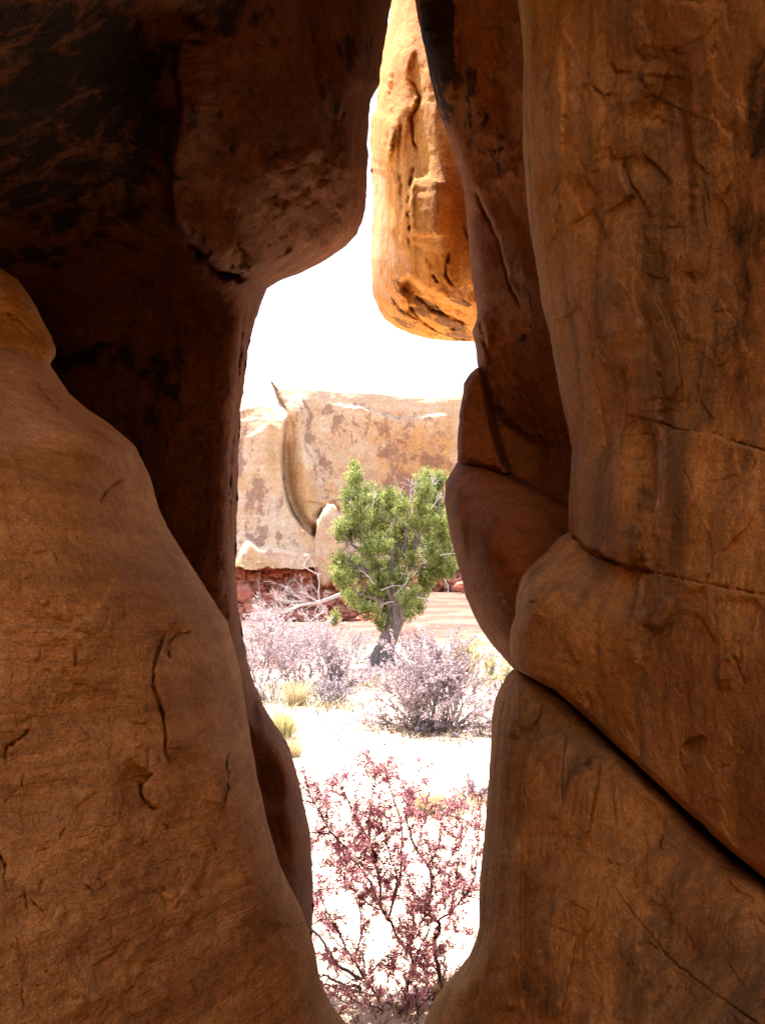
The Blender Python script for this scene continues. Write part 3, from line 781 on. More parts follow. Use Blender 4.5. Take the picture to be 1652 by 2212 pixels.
build_rock('streaked_wall', 'tall sandstone wall with grey-brown vertical streaks filling the right side above the diagonal crack', M['streaked_wall'],
           -420, 2180, C_left, [(2010, -1000), (2010, 2300)],
           [(1118, -400, 1.9), (1600, -400, 1.2), (2000, -400, 0.9), (1118, 0, 2.05), (1128, 300, 2.05), (1165, 620, 2.02), (1234, 970, 1.95), (1226, 1140, 1.9), (1115, 1290, 1.88), (1102, 1430, 1.85), (1310, 1592, 1.66), (1500, 1775, 1.42), (1652, 1898, 1.28), (2000, 2180, 1.0),
            (1230, 250, 1.82), (1300, 100, 1.72), (1450, 200, 1.55), (1600, 100, 1.32), (1640, 600, 1.36), (1450, 600, 1.54), (1300, 600, 1.74), (1400, 1000, 1.60), (1640, 1000, 1.32), (1300, 1050, 1.72), (1250, 1350, 1.66), (1400, 1450, 1.52), (1640, 1400, 1.26), (1640, 1700, 1.24),
            (2000, 300, 1.05), (2000, 1000, 1.0), (2000, 1500, 0.98)],
           [(C_left[:20], 26, 0.12), (C_left[19:32], 45, 0.16), (C_left[31:], 16, 0.05)], C_feats,
           stains=[(1652, 250, 50, 180, 0.6), (1640, 480, 80, 120, 0.5), (1620, 700, 70, 200, 0.42), (1190, 250, 36, 180, 0.34), (1550, 190, 40, 60, 0.42), (1560, 330, 60, 80, 0.38), (1500, 700, 90, 120, 0.3), (1400, 570, 24, 120, 0.36), (1425, 250, 40, 90, 0.34), (1410, 830, 30, 150, 0.32),
                   (1590, 1200, 80, 90, 0.3), (1390, 1060, 22, 120, 0.33), (1300, 1450, 60, 160, 0.25), (1400, 1420, 50, 150, 0.25), (1260, 1000, 30, 60, 0.28), (1190, 420, 30, 50, 0.3)],
           pales=[(1250, 200, 26, 240, 0.42), (1470, 330, 16, 150, 0.4, -6), (1330, 1010, 12, 150, 0.5), (1250, 1010, 10, 90, 0.4), (1380, 1350, 14, 150, 0.4, 4), (1500, 1480, 16, 160, 0.36), (1200, 1400, 12, 110, 0.36), (1340, 730, 70, 70, 0.6), (1300, 560, 40, 70, 0.35), (1500, 110, 70, 80, 0.45, 30), (1345, 380, 14, 36, 0.5, -20), (1424, 1000, 18, 190, 0.62), (1420, 440, 12, 90, 0.35, -30), (1470, 700, 16, 90, 0.35), (1400, 1150, 40, 50, 0.3), (1230, 1180, 40, 20, 0.3), (1300, 830, 40, 100, 0.25), (1395, 110, 10, 40, 0.3)],
           back=(70, 0), thick=0.8, amp=(0.05, 0.010, 0.004), nscale=(3.2, 3.2, 0.6), sil='L', jag=2.5, seed=27.0, sp=3.4)

# --- C3: lower right block under the diagonal crack
C3_left = [(1106, 1446), (1092, 1462), (1080, 1482), (1068, 1515), (1061, 1552), (1060, 1600), (1057, 1650), (1053, 1700), (1049, 1760), (1043, 1820), (1037, 1890), (1033, 1950), (1034, 2000), (1028, 2030), (1012, 2066), (990, 2095), (960, 2125), (938, 2160), (922, 2195), (912, 2215), (890, 2300), (860, 2450)]
C3_right = [(1112, 1446), (1150, 1470), (1200, 1498), (1255, 1548), (1310, 1602), (1380, 1668), (1450, 1737), (1500, 1788), (1540, 1826), (1590, 1866), (1652, 1914), (1760, 2000), (1900, 2110), (2010, 2200), (2010, 2500)]
C3_feats = [
    ('step', [(1225, 1570), (1216, 1640), (1214, 1700), (1218, 1790)], 0.025, 4, 30), ('step', [(1300, 1620), (1290, 1690), (1278, 1760), (1266, 1840)], 0.03, 4, 40), ('step', [(1122, 1480), (1124, 1560), (1126, 1600)], 0.02, 3, 30),
    ('step', [(1120, 1800), (1124, 1880), (1122, 1960), (1125, 2060), (1130, 2200)], 0.035, 4, 45), ('step', [(1245, 2015), (1238, 2070), (1222, 2140), (1208, 2230)], 0.03, 4, 30), ('groove', [(1335, 1930), (1380, 1990), (1450, 2075), (1540, 2145), (1640, 2215)], 2.4, 0.012),
    ('step', [(1175, 1515), (1165, 1550), (1135, 1590)], 0.02, 3, 25), ('groove', [(1380, 1660), (1400, 1700), (1450, 1720)], 8, 0.02), ('groove', [(1380, 1960), (1420, 1975), (1540, 1960)], 2, 0.006),
    ('bump', 1420, 1720, 60, 30, 0.03, 35), ('bump', 1550, 1950, 120, 100, 0.05, 20), ('bump', 1180, 2000, 40, 200, 0.03, 0),
] + random_flakes(70, (1060, 1500, 1450, 2200), 92, 7, 100, 0.007, 81) + random_cracks(14, (1070, 1550, 1640, 2200), 85, 14, 40, 0.009, 83) + random_flakes(30, (1350, 1800, 1652, 2200), 60, 30, 70, 0.008, 82)
build_rock('lower_block', 'broad tapering sandstone block under the diagonal crack in the lower right corner', M['streaked_wall'],
           1446, 2450, C3_left, C3_right,
           [(1106, 1446, 1.92), (1061, 1560, 1.92), (1050, 1750, 1.90), (1034, 1980, 1.86), (960, 2125, 1.92), (880, 2400, 1.9), (1310, 1602, 1.70), (1500, 1790, 1.48), (1652, 1914, 1.32), (2000, 2200, 1.0), (1150, 1700, 1.72), (1150, 2000, 1.62), (1300, 1850, 1.56), (1300, 2150, 1.44), (1500, 2050, 1.34),
            (1640, 2200, 1.12), (1060, 2150, 1.74), (1200, 2400, 1.45), (1900, 2400, 0.95)],
           [(C3_left, 48, 0.22), (C3_right[:14], 30, 0.09)], C3_feats,
           stains=[(1200, 1900, 24, 120, 0.3), (1190, 2130, 40, 100, 0.42), (1100, 1880, 22, 120, 0.3), (1260, 1680, 30, 110, 0.3), (1400, 1780, 90, 110, 0.22), (1140, 1530, 40, 60, 0.22), (1330, 2100, 60, 120, 0.22), (1130, 2150, 60, 60, 0.32)],
           pales=[(1216, 1680, 8, 110, 0.4), (1284, 1750, 9, 110, 0.4, 8), (1100, 1730, 14, 12, 0.5), (1225, 2110, 10, 100, 0.35, 10), (1590, 2100, 120, 120, 0.2), (1420, 1690, 50, 24, 0.35, 35)],  # slanted patch under the crack paints a bounce-light highlight
           back=(60, 0), back2=(60, -110), thick=0.9, amp=(0.045, 0.010, 0.004), nscale=(3.4, 3.4, 0.55), sil='L', jag=2.5, seed=31.0, sp=3.4)

# ------------------------------------------------------------------ the far cliff
def build_cliff():
    xs = np.concatenate([np.linspace(-900, 470, 60), np.linspace(476, 1060, 190), np.linspace(1068, 2600, 70)])
    ys = np.concatenate([np.linspace(812, 900, 44), np.linspace(902, 1240, 130)])
    nc, nr = len(xs), len(ys)
    top = np.interp(xs, [-900, 300, 500, 560, 590, 640, 720, 800, 900, 980, 1200, 2600], [700, 790, 800, 806, 814, 826, 833, 838, 840, 836, 800, 740])
    t = (ys - 812) / (1240 - 812)
    PX = np.repeat(xs[None], nr, 0)
    bot = 1228 + 14 * fbm(np.stack([xs * 0.03, xs * 0, xs * 0], -1), 1.0, 3)
    PY = top[None] + t[:, None] * (bot - top)[None]
    P = np.stack([PX.ravel(), PY.ravel()], -1)
    ctrl = [(-900, 800, 49), (-900, 1200, 47), (300, 900, 46), (300, 1200, 44), (540, 900, 44.6), (540, 1020, 44.2), (530, 1150, 43.6), (600, 1120, 43.9), (700, 880, 45.4), (700, 1000, 45.3), (800, 900, 45.3), (800, 1050, 45.7), (950, 900, 45.2), (900, 1060, 46.2), (980, 1100, 45.6),
            (620, 1200, 42.8), (520, 1215, 42.4), (740, 1215, 43.4), (950, 1220, 43.6), (1200, 900, 45), (1200, 1200, 43.5), (2600, 800, 49), (2600, 1200, 47)]
    d = tps(ctrl)(P)
    W0 = unproj(P[:, 0], P[:, 1], d)
    d = d + 0.45 * fbm(W0, (0.16, 0.16, 0.09), 4, 0.5, 3) + 0.10 * fbm(W0, (0.9, 0.9, 0.6), 4, 0.55, 9) + 0.05 * ridged(W0, (0.25, 0.25, 1.6), 3, 5)
    crack = [(568, 800), (577, 815), (588, 828), (597, 842), (603, 860), (614, 880), (622, 900), (615, 925), (611, 960), (609, 1000), (612, 1040), (618, 1075), (632, 1110), (652, 1140), (678, 1163)]
    ds, sd, al = poly_dist(P, crack)
    leftside = sd > 0
    d -= 1.1 * smooth((ds * sd + 3) / 6) * np.exp(-ds / 70) * smooth((al - 0.12) * 4)
    d += 0.9 * np.exp(-(ds / (2.2 + 1.0 * np.sin(al * 17))) ** 2) * smooth((al - 0.06) * 1.7) * smooth((1 - al) * 8)
    d += 0.8 * np.exp(-((ds - 9) / 12) ** 2) * (~leftside) * smooth((P[:, 1] - 930) / 60)
    xb = np.interp(P[:, 1], [800, 815, 828, 842, 860, 880, 900], [568, 577, 588, 597, 603, 614, 622])
    lob = (P[:, 0] < xb + 3)
    ltop = 885 - 6 * np.cos((P[:, 0] - 560) / 20)
    d += np.where(lob, np.clip((ltop - P[:, 1]) / 85, 0, 1.2) ** 1.35 * 7.5, 0)
    # rounded lip of the right part
    lip = np.interp(P[:, 0], [600, 700, 800, 860, 920, 1000, 2600], [834, 840, 846, 852, 856, 850, 850])
    d += np.where(~lob, np.clip((lip + 4 - P[:, 1]) / 14, 0, 1.6) ** 1.5 * 3.0 + np.clip((lip + 44 - P[:, 1]) / 44, 0, 1) ** 2 * 0.30, 0)
    d += feature_depth(P, [('step', [(700, 868), (780, 880), (860, 905), (930, 898), (1000, 890)], 0.25, 5, 40), ('bump', 642, 885, 22, 30, 0.5, 0), ('bump', 660, 1010, 22, 130, 0.7, -6), ('bump', 566, 1000, 26, 110, 0.6, 4), ('bump', 530, 1090, 18, 90, 0.5, 0), ('bump', 600, 1150, 40, 40, 0.6, 30), ('bump', 760, 980, 26, 120, 0.4, 0), ('bump', 960, 950, 30, 110, 0.5, 0), ('groove', [(628, 900), (634, 950), (630, 990)], 4, 0.15), ('step', [(515, 1150), (560, 1185), (640, 1193), (680, 1200)], 0.7, 5, 60),
                           ('groove', [(680, 1160), (682, 1130), (692, 1108), (712, 1096), (735, 1102)], 9, 0.9), ('step', [(520, 945), (560, 930), (590, 900)], 0.15, 3, 30), ('groove', [(640, 1080), (690, 1090), (760, 1075)], 3, 0.15), ('groove', [(640, 1055), (760, 1050)], 2.5, 0.08),
                           ('groove', [(820, 960), (840, 1000)], 3, 0.1), ('bump', 920, 1060, 70, 60, -0.8, 0)] + random_flakes(40, (515, 900, 990, 1150), 85, 25, 40, 0.12, 91))
    V = unproj(P[:, 0], P[:, 1], d).reshape(nr, nc, 3)
    st = blob_mask(P, [(700, 975, 44, 125, 0.46), (690, 920, 34, 40, 0.5), (775, 925, 36, 60, 0.42), (768, 990, 20, 46, 0.46), (845, 935, 60, 50, 0.46), (890, 975, 80, 85, 0.5), (905, 1020, 80, 40, 0.5), (850, 1045, 80, 40, 0.42), (645, 875, 22, 30, 0.5), (650, 905, 16, 18, 0.42),
                       (560, 893, 46, 26, 0.42), (545, 1090, 26, 110, 0.5), (556, 1155, 30, 34, 0.58), (528, 1000, 34, 90, 0.42), (700, 1070, 44, 70, 0.36), (685, 1140, 20, 44, 0.4), (800, 1070, 90, 50, 0.40), (735, 1175, 20, 12, 0.4)]).reshape(nr, nc)
    st = np.maximum(st, 0.30 * np.clip(0.3 + fbm(V, (0.15, 0.15, 0.1), 3, 0.5, 33), 0, 1))
    pl = blob_mask(P, [(650, 1130, 50, 60, 0.3), (600, 1190, 90, 30, 0.4), (800, 860, 220, 22, 0.45), (580, 950, 20, 70, 0.3), (800, 970, 30, 60, 0.25), (520, 850, 90, 30, 0.4), (960, 960, 30, 80, -0.2)]).reshape(nr, nc)
    oc = blob_mask(P, [(660, 1090, 36, 110, 0.85, -18), (540, 1040, 36, 26, 0.9), (590, 960, 18, 90, 0.5), (900, 1000, 60, 70, 0.8), (960, 930, 26, 70, 0.7), (820, 930, 60, 30, 0.45), (740, 1020, 40, 90, 0.35), (530, 900, 40, 30, 0.5), (640, 940, 20, 60, 0.4), (540, 1215, 60, 12, 0.8), (880, 1060, 80, 40, 0.7)])
    oc = np.concatenate([np.zeros(5 * nc), oc, np.zeros(nc)])
    # plateau behind the lip, then the back of the mass
    ext, pst = [], []
    for k, (dy, dz) in enumerate([(2, 0.25), (5, 0.55), (10, 0.7), (18, 0.4), (24, -14)]):
        row = V[0] + np.array([0, dy, dz]) + np.stack([np.zeros(nc), np.zeros(nc), 0.2 * fbm(V[0] + k * 3.1, 0.2, 3)], -1) * (dz > 0)
        ext.append(row)
        pst.append(st[0] * 0)
    full = np.concatenate([np.stack(ext[::-1]), V])
    stf = np.concatenate([np.stack(pst), st])
    plf = np.concatenate([np.stack(pst) + 0.4, pl])
    base = V[-1] + np.array([0, 5.0, 0.2])
    full = np.concatenate([full, base[None]])
    stf = np.concatenate([stf, stf[-1:]])
    plf = np.concatenate([plf, plf[-1:]])
    n = full.shape[0]
    I = np.arange(n * nc).reshape(n, nc)
    F = np.stack([I[:-1, :-1], I[1:, :-1], I[1:, 1:], I[:-1, 1:]], -1).reshape(-1, 4)
    o = mesh_obj('cliff', full.reshape(-1, 3), [F], M['cliff'], origin=(0, 45, 0), attrs={'stain_shade': stf.ravel(), 'pale': plf.ravel(), 'ochre': oc})
    tag(o, 'pale orange sandstone cliff with dark varnish stains and a deep vertical crack, behind the juniper', 'cliff')


build_cliff()


def cell_noise(p):
    """Distance to the nearest of jittered cell points and that cell's random number."""
    i = np.floor(p).astype(int)
    best = np.full(len(p), 9.0)
    sec = np.full(len(p), 9.0)
    val = np.zeros(len(p))
    for dx in (-1, 0, 1):
        for dz in (-1, 0, 1):
            c = i + np.array([dx, dz])
            h = _perm[_perm[c[:, 0] & 255] + (c[:, 1] & 255)]
            q = c + 0.5 + 0.42 * _grad[h][:, :2]
            ds = np.hypot(p[:, 0] - q[:, 0], p[:, 1] - q[:, 1])
            m = ds < best
            sec = np.where(m, best, np.minimum(sec, ds))
            val[m] = _grad[h][m, 2]
            best = np.minimum(best, ds)
    return best, sec, val


def build_red_bed():
    xs = np.concatenate([np.linspace(-700, 480, 70), np.linspace(484, 1040, 200), np.linspace(1048, 2300, 70)])
    ys = np.linspace(1212, 1372, 70)
    PX, PY = np.meshgrid(xs, ys)
    P = np.stack([PX.ravel(), PY.ravel()], -1)
    d = 43.6 - 1.7 * smooth((P[:, 1] - 1240) / 110) + 0.9 * np.exp(-((P[:, 1] - 1222) / 14) ** 2)
    pp = np.stack([P[:, 0], P[:, 1], 0 * P[:, 0]], -1)
    wob = fbm(pp, 0.03, 4) * 0.9
    wob2 = fbm(pp, 0.025, 4, 0.5, 50) * 0.9
    q = np.stack([P[:, 0] / 44 + wob, P[:, 1] / 26 + wob2], -1)
    b, s, v = cell_noise(q)
    d = d - 0.5 * v - 0.28 * smooth((s - b) / 0.22) + 0.35 * fbm(pp, 0.05, 4, 0.55, 20)
    q2 = np.stack([P[:, 0] / 15 + wob2, P[:, 1] / 9 + wob], -1)
    b, s, v = cell_noise(q2)
    d = d - 0.10 * v - 0.12 * smooth((s - b) / 0.4)
    W = unproj(P[:, 0], P[:, 1], d)
    nr, nc = PX.shape
    back = W.reshape(nr, nc, 3)[0] + np.array([0, 3, 0])
    V = np.concatenate([back, W])
    I = np.arange((nr + 1) * nc).reshape(nr + 1, nc)
    F = np.stack([I[:-1, :-1], I[1:, :-1], I[1:, 1:], I[:-1, 1:]], -1).reshape(-1, 4)
    z = np.zeros(len(V))
    o = mesh_obj('red_ledge', V, [F], M['red_bed'], origin=(0, 43, 0), attrs={'stain_shade': z, 'pale': z})
    tag(o, 'blocky brick-red mudstone ledge under the foot of the pale cliff', 'ledge')


build_red_bed()


def boulder(px, py, rx, ry, Y, mat, label, cat='boulder', group=None, seed=0, name='boulder', flat=1.0):
    n, m = 40, 26
    th = np.linspace(0, 2 * math.pi, n, endpoint=False)
    ph = np.linspace(0, math.pi, m)
    PHI, TH = np.meshgrid(ph, th, indexing='ij')
    U = np.stack([np.sin(PHI) * np.cos(TH), np.sin(PHI) * np.sin(TH), np.cos(PHI)], -1).reshape(-1, 3)
    r = 1 + 0.42 * fbm(U, 1.2, 3, 0.5, seed * 3.7) + 0.12 * ridged(U, 1.7, 3, seed * 2.1) + 0.05 * fbm(U, 5, 3, 0.5, seed)
    r = r / np.mean(r)
    c = unproj(px, py, Y)
    k = Y / FOC
    V = c + U * r[:, None] * np.array([rx * k, 0.8 * max(rx, ry) * k * flat, ry * k])
    I = np.arange(n * m).reshape(m, n)
    J = np.roll(I, -1, 1)
    F = np.stack([I[:-1], I[1:], J[1:], J[:-1]], -1).reshape(-1, 4)
    z = np.zeros(len(V))
    o = mesh_obj(name, V, [F], mat, origin=(c[0], c[1], V[:, 2].min()), attrs={'stain_shade': z, 'pale': z})
    tag(o, label, cat, group)
    return o


boulder(527, 1282, 20, 21, 42.2, M['red_bed'], 'round salmon-red boulder low against the left rim of the opening', seed=1)
boulder(556, 1318, 24, 20, 42.0, M['red_bed'], 'large angular red boulder left of the bleached dead limb', seed=2)
boulder(598, 1288, 17, 13, 42.5, M['red_bed'], 'small red boulder directly behind the bleached dead limb', seed=3)
boulder(642, 1330, 15, 8, 41.6, M['red_bed'], 'small flat red boulder under the bleached dead limb', seed=5, flat=0.8)
boulder(700, 1326, 13, 9, 41.8, M['red_bed'], 'small red boulder just left of the juniper crown', seed=7)
boulder(1000, 1268, 20, 12, 41.0, M['red_bed'], 'dusky red boulder under the lower right juniper foliage', seed=4)


def knob():
    """Pale rounded rock stub standing against the cliff."""
    o = boulder(712, 1180, 36, 82, 42.9, M['cliff'], 'pale rounded rock stub standing at the cliff foot left of the juniper', 'rock', seed=6, name='rock_stub', flat=0.5)
    return o


knob()


# ------------------------------------------------------------------ plants
class Tubes:
    def __init__(s):
        s.V, s.F, s.n = [], [], 0

    def add(s, pts, rad, sides=5):
        pts = np.asarray(pts, float)
        n = len(pts)
        rad = np.broadcast_to(np.asarray(rad, float), (n,))
        tg = np.gradient(pts, axis=0)
        tg /= np.linalg.norm(tg, axis=1)[:, None] + 1e-9
        ref = np.array([0.31, 0.83, 0.46])
        a = np.cross(tg, ref)
        a /= np.linalg.norm(a, axis=1)[:, None] + 1e-9
        b = np.cross(tg, a)
        th = np.arange(sides) * 2 * math.pi / sides
        ring = pts[:, None] + rad[:, None, None] * (np.cos(th)[None, :, None] * a[:, None] + np.sin(th)[None, :, None] * b[:, None])
        I = s.n + np.arange(n * sides).reshape(n, sides)
        J = np.roll(I, -1, 1)
        s.V.append(ring.reshape(-1, 3))
        s.F.append(np.stack([I[:-1], J[:-1], J[1:], I[1:]], -1).reshape(-1, 4))
        s.n += n * sides

    def build(s, name, mat, parent, origin):
        return mesh_obj(name, np.concatenate(s.V), [np.concatenate(s.F)], mat, parent, origin)


class Leaves:
    def __init__(s):
        s.V, s.T, s.n = [], [], 0

    def add(s, pos, dirs, ln, wd, tint):
        pos = np.asarray(pos, float)
        N = len(pos)
        if N == 0: return
        dirs = dirs / (np.linalg.norm(dirs, axis=1)[:, None] + 1e-9)
        sd = np.cross(dirs, rng.normal(size=(N, 3)))
        sd /= np.linalg.norm(sd, axis=1)[:, None] + 1e-9
        nn = np.cross(dirs, sd)
        ln = np.broadcast_to(ln, (N,))[:, None]
        wd = np.broadcast_to(wd, (N,))[:, None]
        v = np.stack([pos, pos + dirs * ln * 0.55 + sd * wd * 0.5 + nn * wd * 0.15, pos + dirs * ln, pos + dirs * ln * 0.5 - sd * wd * 0.5 + nn * wd * 0.15], 1)
        s.V.append(v.reshape(-1, 3))
        s.T.append(np.repeat(np.broadcast_to(tint, (N,)), 4))
        s.n += N

    def build(s, name, mat, parent, origin):
        F = np.arange(s.n * 4).reshape(-1, 4)
        return mesh_obj(name, np.concatenate(s.V), [F], mat, parent, origin, smooth_shade=False, attrs={'tint': np.clip(np.concatenate(s.T), 0, 1)})


def unit(v):
    return v / (np.linalg.norm(v) + 1e-9)


def grow(tb, p, d, L, r, depth, wig=0.25, up=0.1, kids=3, ratio=0.6, spread=0.7, sides=5, tips=None, nseg=5, flat=None):
    """A branch with random bends and side branches; collects twig points in tips."""
    pts, rad = [p], [r]
    d = unit(d)
    for i in range(nseg):
        d = unit(d + rng.normal(size=3) * wig + np.array([0, 0, up]))
        if flat is not None: d[1] *= flat
        p = p + d * L / nseg
        pts.append(p)
        rad.append(r * (1 - 0.6 * (i + 1) / nseg))
    tb.add(pts, rad, sides if depth > 0 else max(3, sides - 1))
    if tips is not None and depth <= 1:
        for a, b in zip(pts[:-1], pts[1:]):
            tips.append((a, b, depth))
    if depth > 0:
        for k in range(kids):
            t = rng.uniform(0.25, 1.0)
            i = min(int(t * nseg), nseg - 1)
            q = pts[i] + (pts[i + 1] - pts[i]) * (t * nseg - i)
            dd = unit(pts[i + 1] - pts[i])
            side = rng.normal(size=3)
            side -= dd * (side @ dd)
            grow(tb, q, dd + unit(side) * spread, L * ratio * rng.uniform(0.6, 1.1), max(rad[i] * 0.6, 0.0012), depth - 1, wig, up, kids, ratio, spread, sides, tips, max(3, nseg - 1), flat)


def leaves_on(lv, tips, per_m, ln, wd, tint=(0.5, 0.25), spread=0.8, rad=0.0):
    A = np.array([t[0] for t in tips])
    B = np.array([t[1] for t in tips])
    L = np.linalg.norm(B - A, axis=1)
    cnt = rng.poisson(L * per_m)
    idx = np.repeat(np.arange(len(A)), cnt)
    t = rng.random(len(idx))[:, None]
    p = A[idx] + (B[idx] - A[idx]) * t + rng.normal(size=(len(idx), 3)) * rad
    d = (B[idx] - A[idx])
    d /= np.linalg.norm(d, axis=1)[:, None] + 1e-9
    d = d + rng.normal(size=d.shape) * spread
    lv.add(p, d, ln * rng.uniform(0.6, 1.3, len(idx)), wd * rng.uniform(0.7, 1.2, len(idx)), tint[0] + tint[1] * rng.normal(size=len(idx)))


# --- juniper
def build_juniper():
    Y0 = 19.8
    base = ground_pt(822, 1440)
    base[2] = float(ground_z(np.array([base[0]]), np.array([base[1]]))[0])
    Y0 = base[1]
    root = empty('juniper_tree', base)
    tag(root, 'bushy green juniper tree with twisted grey trunk, standing before the cliff', 'tree')
    at = lambda x, y, dY=0.0: unproj(x, y, Y0 + dY)
    # trunk: fluted and twisted
    path = np.array([at(818, 1448), at(824, 1425), at(834, 1395), at(843, 1368), at(851, 1345), at(854, 1310, .05), at(848, 1270, .1), at(846, 1235, .1)])
    path[0][2] = base[2] - 0.15
    tt = np.linspace(0, len(path) - 1, 46)
    cen = np.stack([np.interp(tt, np.arange(len(path)), path[:, k]) for k in range(3)], -1)
    rad = np.interp(tt, np.arange(len(path)), np.array([64, 44, 35, 32, 31, 24, 17, 10]) * 0.5) * Y0 / FOC * 1.12
    ns = 40
    th = np.linspace(0, 2 * math.pi, ns, endpoint=False)
    TW = tt[:, None] * 0.42 + th[None]
    fl = 1 + 0.16 * np.sin(5 * TW + 0.6 * np.sin(2 * TW)) + 0.08 * np.sin(11 * TW + 1.3) + 0.05 * np.sin(23 * TW)
    ring = cen[:, None] + rad[:, None, None] * fl[..., None] * np.stack([np.cos(th), np.sin(th), 0 * th], -1)[None]
    I = np.arange(46 * ns).reshape(46, ns)
    J = np.roll(I, -1, 1)
    F = np.stack([I[:-1], J[:-1], J[1:], I[1:]], -1).reshape(-1, 4)
    mesh_obj('trunk', ring.reshape(-1, 3), [F], M['juniper_bark'], root, base)
    # limbs inside the crown
    lb = Tubes()
    limbs = [[(850, 1300), (820, 1240), (795, 1190), (775, 1120), (768, 1060), (765, 1020)], [(848, 1270), (850, 1200), (850, 1140), (858, 1090)], [(850, 1290), (880, 1230), (900, 1160), (918, 1100), (930, 1050)],
             [(900, 1160), (935, 1130), (950, 1090), (955, 1050)], [(880, 1230), (920, 1220), (955, 1225), (975, 1235)], [(820, 1240), (780, 1225), (745, 1220)], [(795, 1190), (760, 1180), (735, 1145)], [(850, 1310), (890, 1290), (920, 1280)],
             [(850, 1310), (800, 1290), (760, 1275)], [(866, 1200), (880, 1140), (878, 1100)], [(846, 1330), (838, 1300), (820, 1285)], [(900, 1200), (898, 1150), (893, 1090), (890, 1060)]]
    for L in limbs:
        dy = rng.normal() * 0.25
        pts = np.array([at(x, y, dy * i / len(L)) for i, (x, y) in enumerate(L)])
        t2 = np.linspace(0, len(L) - 1, 14)
        pts = np.stack([np.interp(t2, np.arange(len(L)), pts[:, k]) for k in range(3)], -1) + rng.normal(size=(14, 3)) * 0.018
        lb.add(pts, np.linspace(0.058, 0.014, 14), 6)
        for q in pts[3::2]:
            grow(lb, q, rng.normal(size=3) + np.array([0, 0, 0.5]), 0.4, 0.014, 1, 0.3, 0.1, 2, 0.6, 0.8, 4)
    lb.build('limb', M['juniper_bark'], root, base)
    # crown clumps, traced from the silhouette: x, y, rx, ry
    def z5(x, y, rx, ry): return (469.3 + .4132 * x, 725.3 + .4132 * y, .4132 * rx, .4132 * ry)
    def z6(x, y, rx, ry): return (469.3 + .4132 * x, 1194.6 + .4132 * y, .4132 * rx, .4132 * ry)
    cl = [z5(*c) for c in [(718, 705, 22, 40), (715, 760, 38, 45), (722, 820, 58, 45), (690, 850, 40, 40), (740, 880, 55, 45), (688, 915, 42, 45), (745, 945, 60, 50), (690, 985, 42, 40), (648, 1015, 36, 36), (640, 1050, 30, 24), (690, 1045, 45, 42), (755, 1030, 60, 55),
                           (822, 835, 30, 40), (830, 880, 42, 45), (815, 950, 45, 50), (898, 838, 20, 34), (890, 885, 34, 45), (905, 940, 40, 45), (960, 870, 28, 40), (968, 920, 40, 50), (850, 990, 55, 50), (885, 1045, 60, 50), (965, 1010, 50, 55), (945, 1075, 60, 50), (1000, 1110, 45, 50),
                           (1098, 745, 34, 40), (1062, 775, 24, 40), (1165, 770, 20, 45), (1140, 790, 26, 40), (1085, 825, 44, 48), (1135, 860, 50, 50), (1060, 905, 36, 50), (1165, 900, 28, 60), (1110, 940, 60, 45), (1150, 985, 45, 45), (1100, 1010, 50, 50), (1175, 1045, 40, 45), (1125, 1085, 50, 45),
                           (1170, 1120, 44, 40), (1205, 1170, 40, 40), (1225, 1225, 30, 40), (1150, 1180, 50, 36), (1190, 1250, 40, 26), (655, 1180, 52, 36), (625, 1240, 36, 42), (680, 1250, 46, 46), (735, 1200, 40, 44), (830, 1205, 45, 36), (765, 1250, 52, 44), (930, 1170, 46, 50), (915, 1230, 50, 50), (985, 1270, 36, 50),
                           (1075, 1235, 34, 46), (1100, 1300, 36, 42), (1010, 1180, 40, 50), (860, 1290, 50, 40), (790, 1130, 50, 50), (860, 1120, 50, 45), (810, 1075, 45, 40), (1170, 980, 40, 50), (1180, 1080, 45, 50), (1200, 1130, 50, 50), (1215, 1190, 45, 50), (1160, 1150, 50, 50), (1115, 1150, 50, 44), (1060, 1060, 40, 50), (1040, 985, 40, 50), (1140, 1240, 44, 40), (1185, 1215, 46, 44)]]
    cl += [z6(*c) for c in [(670, 170, 42, 36), (690, 225, 46, 36), (735, 265, 60, 42), (800, 230, 60, 60), (860, 300, 45, 60), (855, 370, 34, 42), (900, 240, 70, 60), (945, 300, 60, 50), (1000, 245, 55, 55), (1055, 225, 46, 50), (990, 325, 50, 38), (1060, 285, 34, 34), (940, 350, 45, 30), (1090, 160, 42, 46), (960, 150, 50, 55), (612, 352, 30, 32), (780, 300, 45, 30), (640, 130, 40, 46), (850, 180, 50, 50)]]
    lv = Leaves()
    for (x, y, rx, ry) in cl:
        dep = rng.normal() * 0.45
        cen = at(x, y, dep)
        k = (Y0 + dep) / FOC
        rx, ry = rx * 0.94, ry * 0.94
        nt_ = int(9 + 0.078 * rx * ry)
        tone = rng.normal() * 0.08
        for _ in range(nt_):
            u = rng.normal(size=3)
            u = unit(u) * rng.random() ** 0.45
            c = cen + u * np.array([rx * k, 0.75 * (rx + ry) * 0.5 * k, ry * k])
            ax = unit(np.array([u[0] * 0.7, u[1] * 0.7, 0.85]) + rng.normal(size=3) * 0.2)
            Ht, Wt = rng.uniform(0.20, 0.34), rng.uniform(0.05, 0.085)
            nl = 30
            t = rng.random(nl)
            off = rng.normal(size=(nl, 3))
            off /= np.linalg.norm(off, axis=1)[:, None]
            prof = np.sin(np.pi * np.clip(t * 0.85 + 0.12, 0, 1)) ** 0.7
            pos = c + ax * ((t - 0.35) * Ht)[:, None] + off * (Wt * prof * rng.random(nl) ** 0.4)[:, None]
            lv.add(pos, ax * 0.9 + off * 0.7, 0.062 * rng.uniform(0.6, 1.25, nl), 0.024, 0.45 + tone + 0.55 * (t - 0.45) + 0.15 * rng.normal(size=nl) + rng.normal() * 0.17)
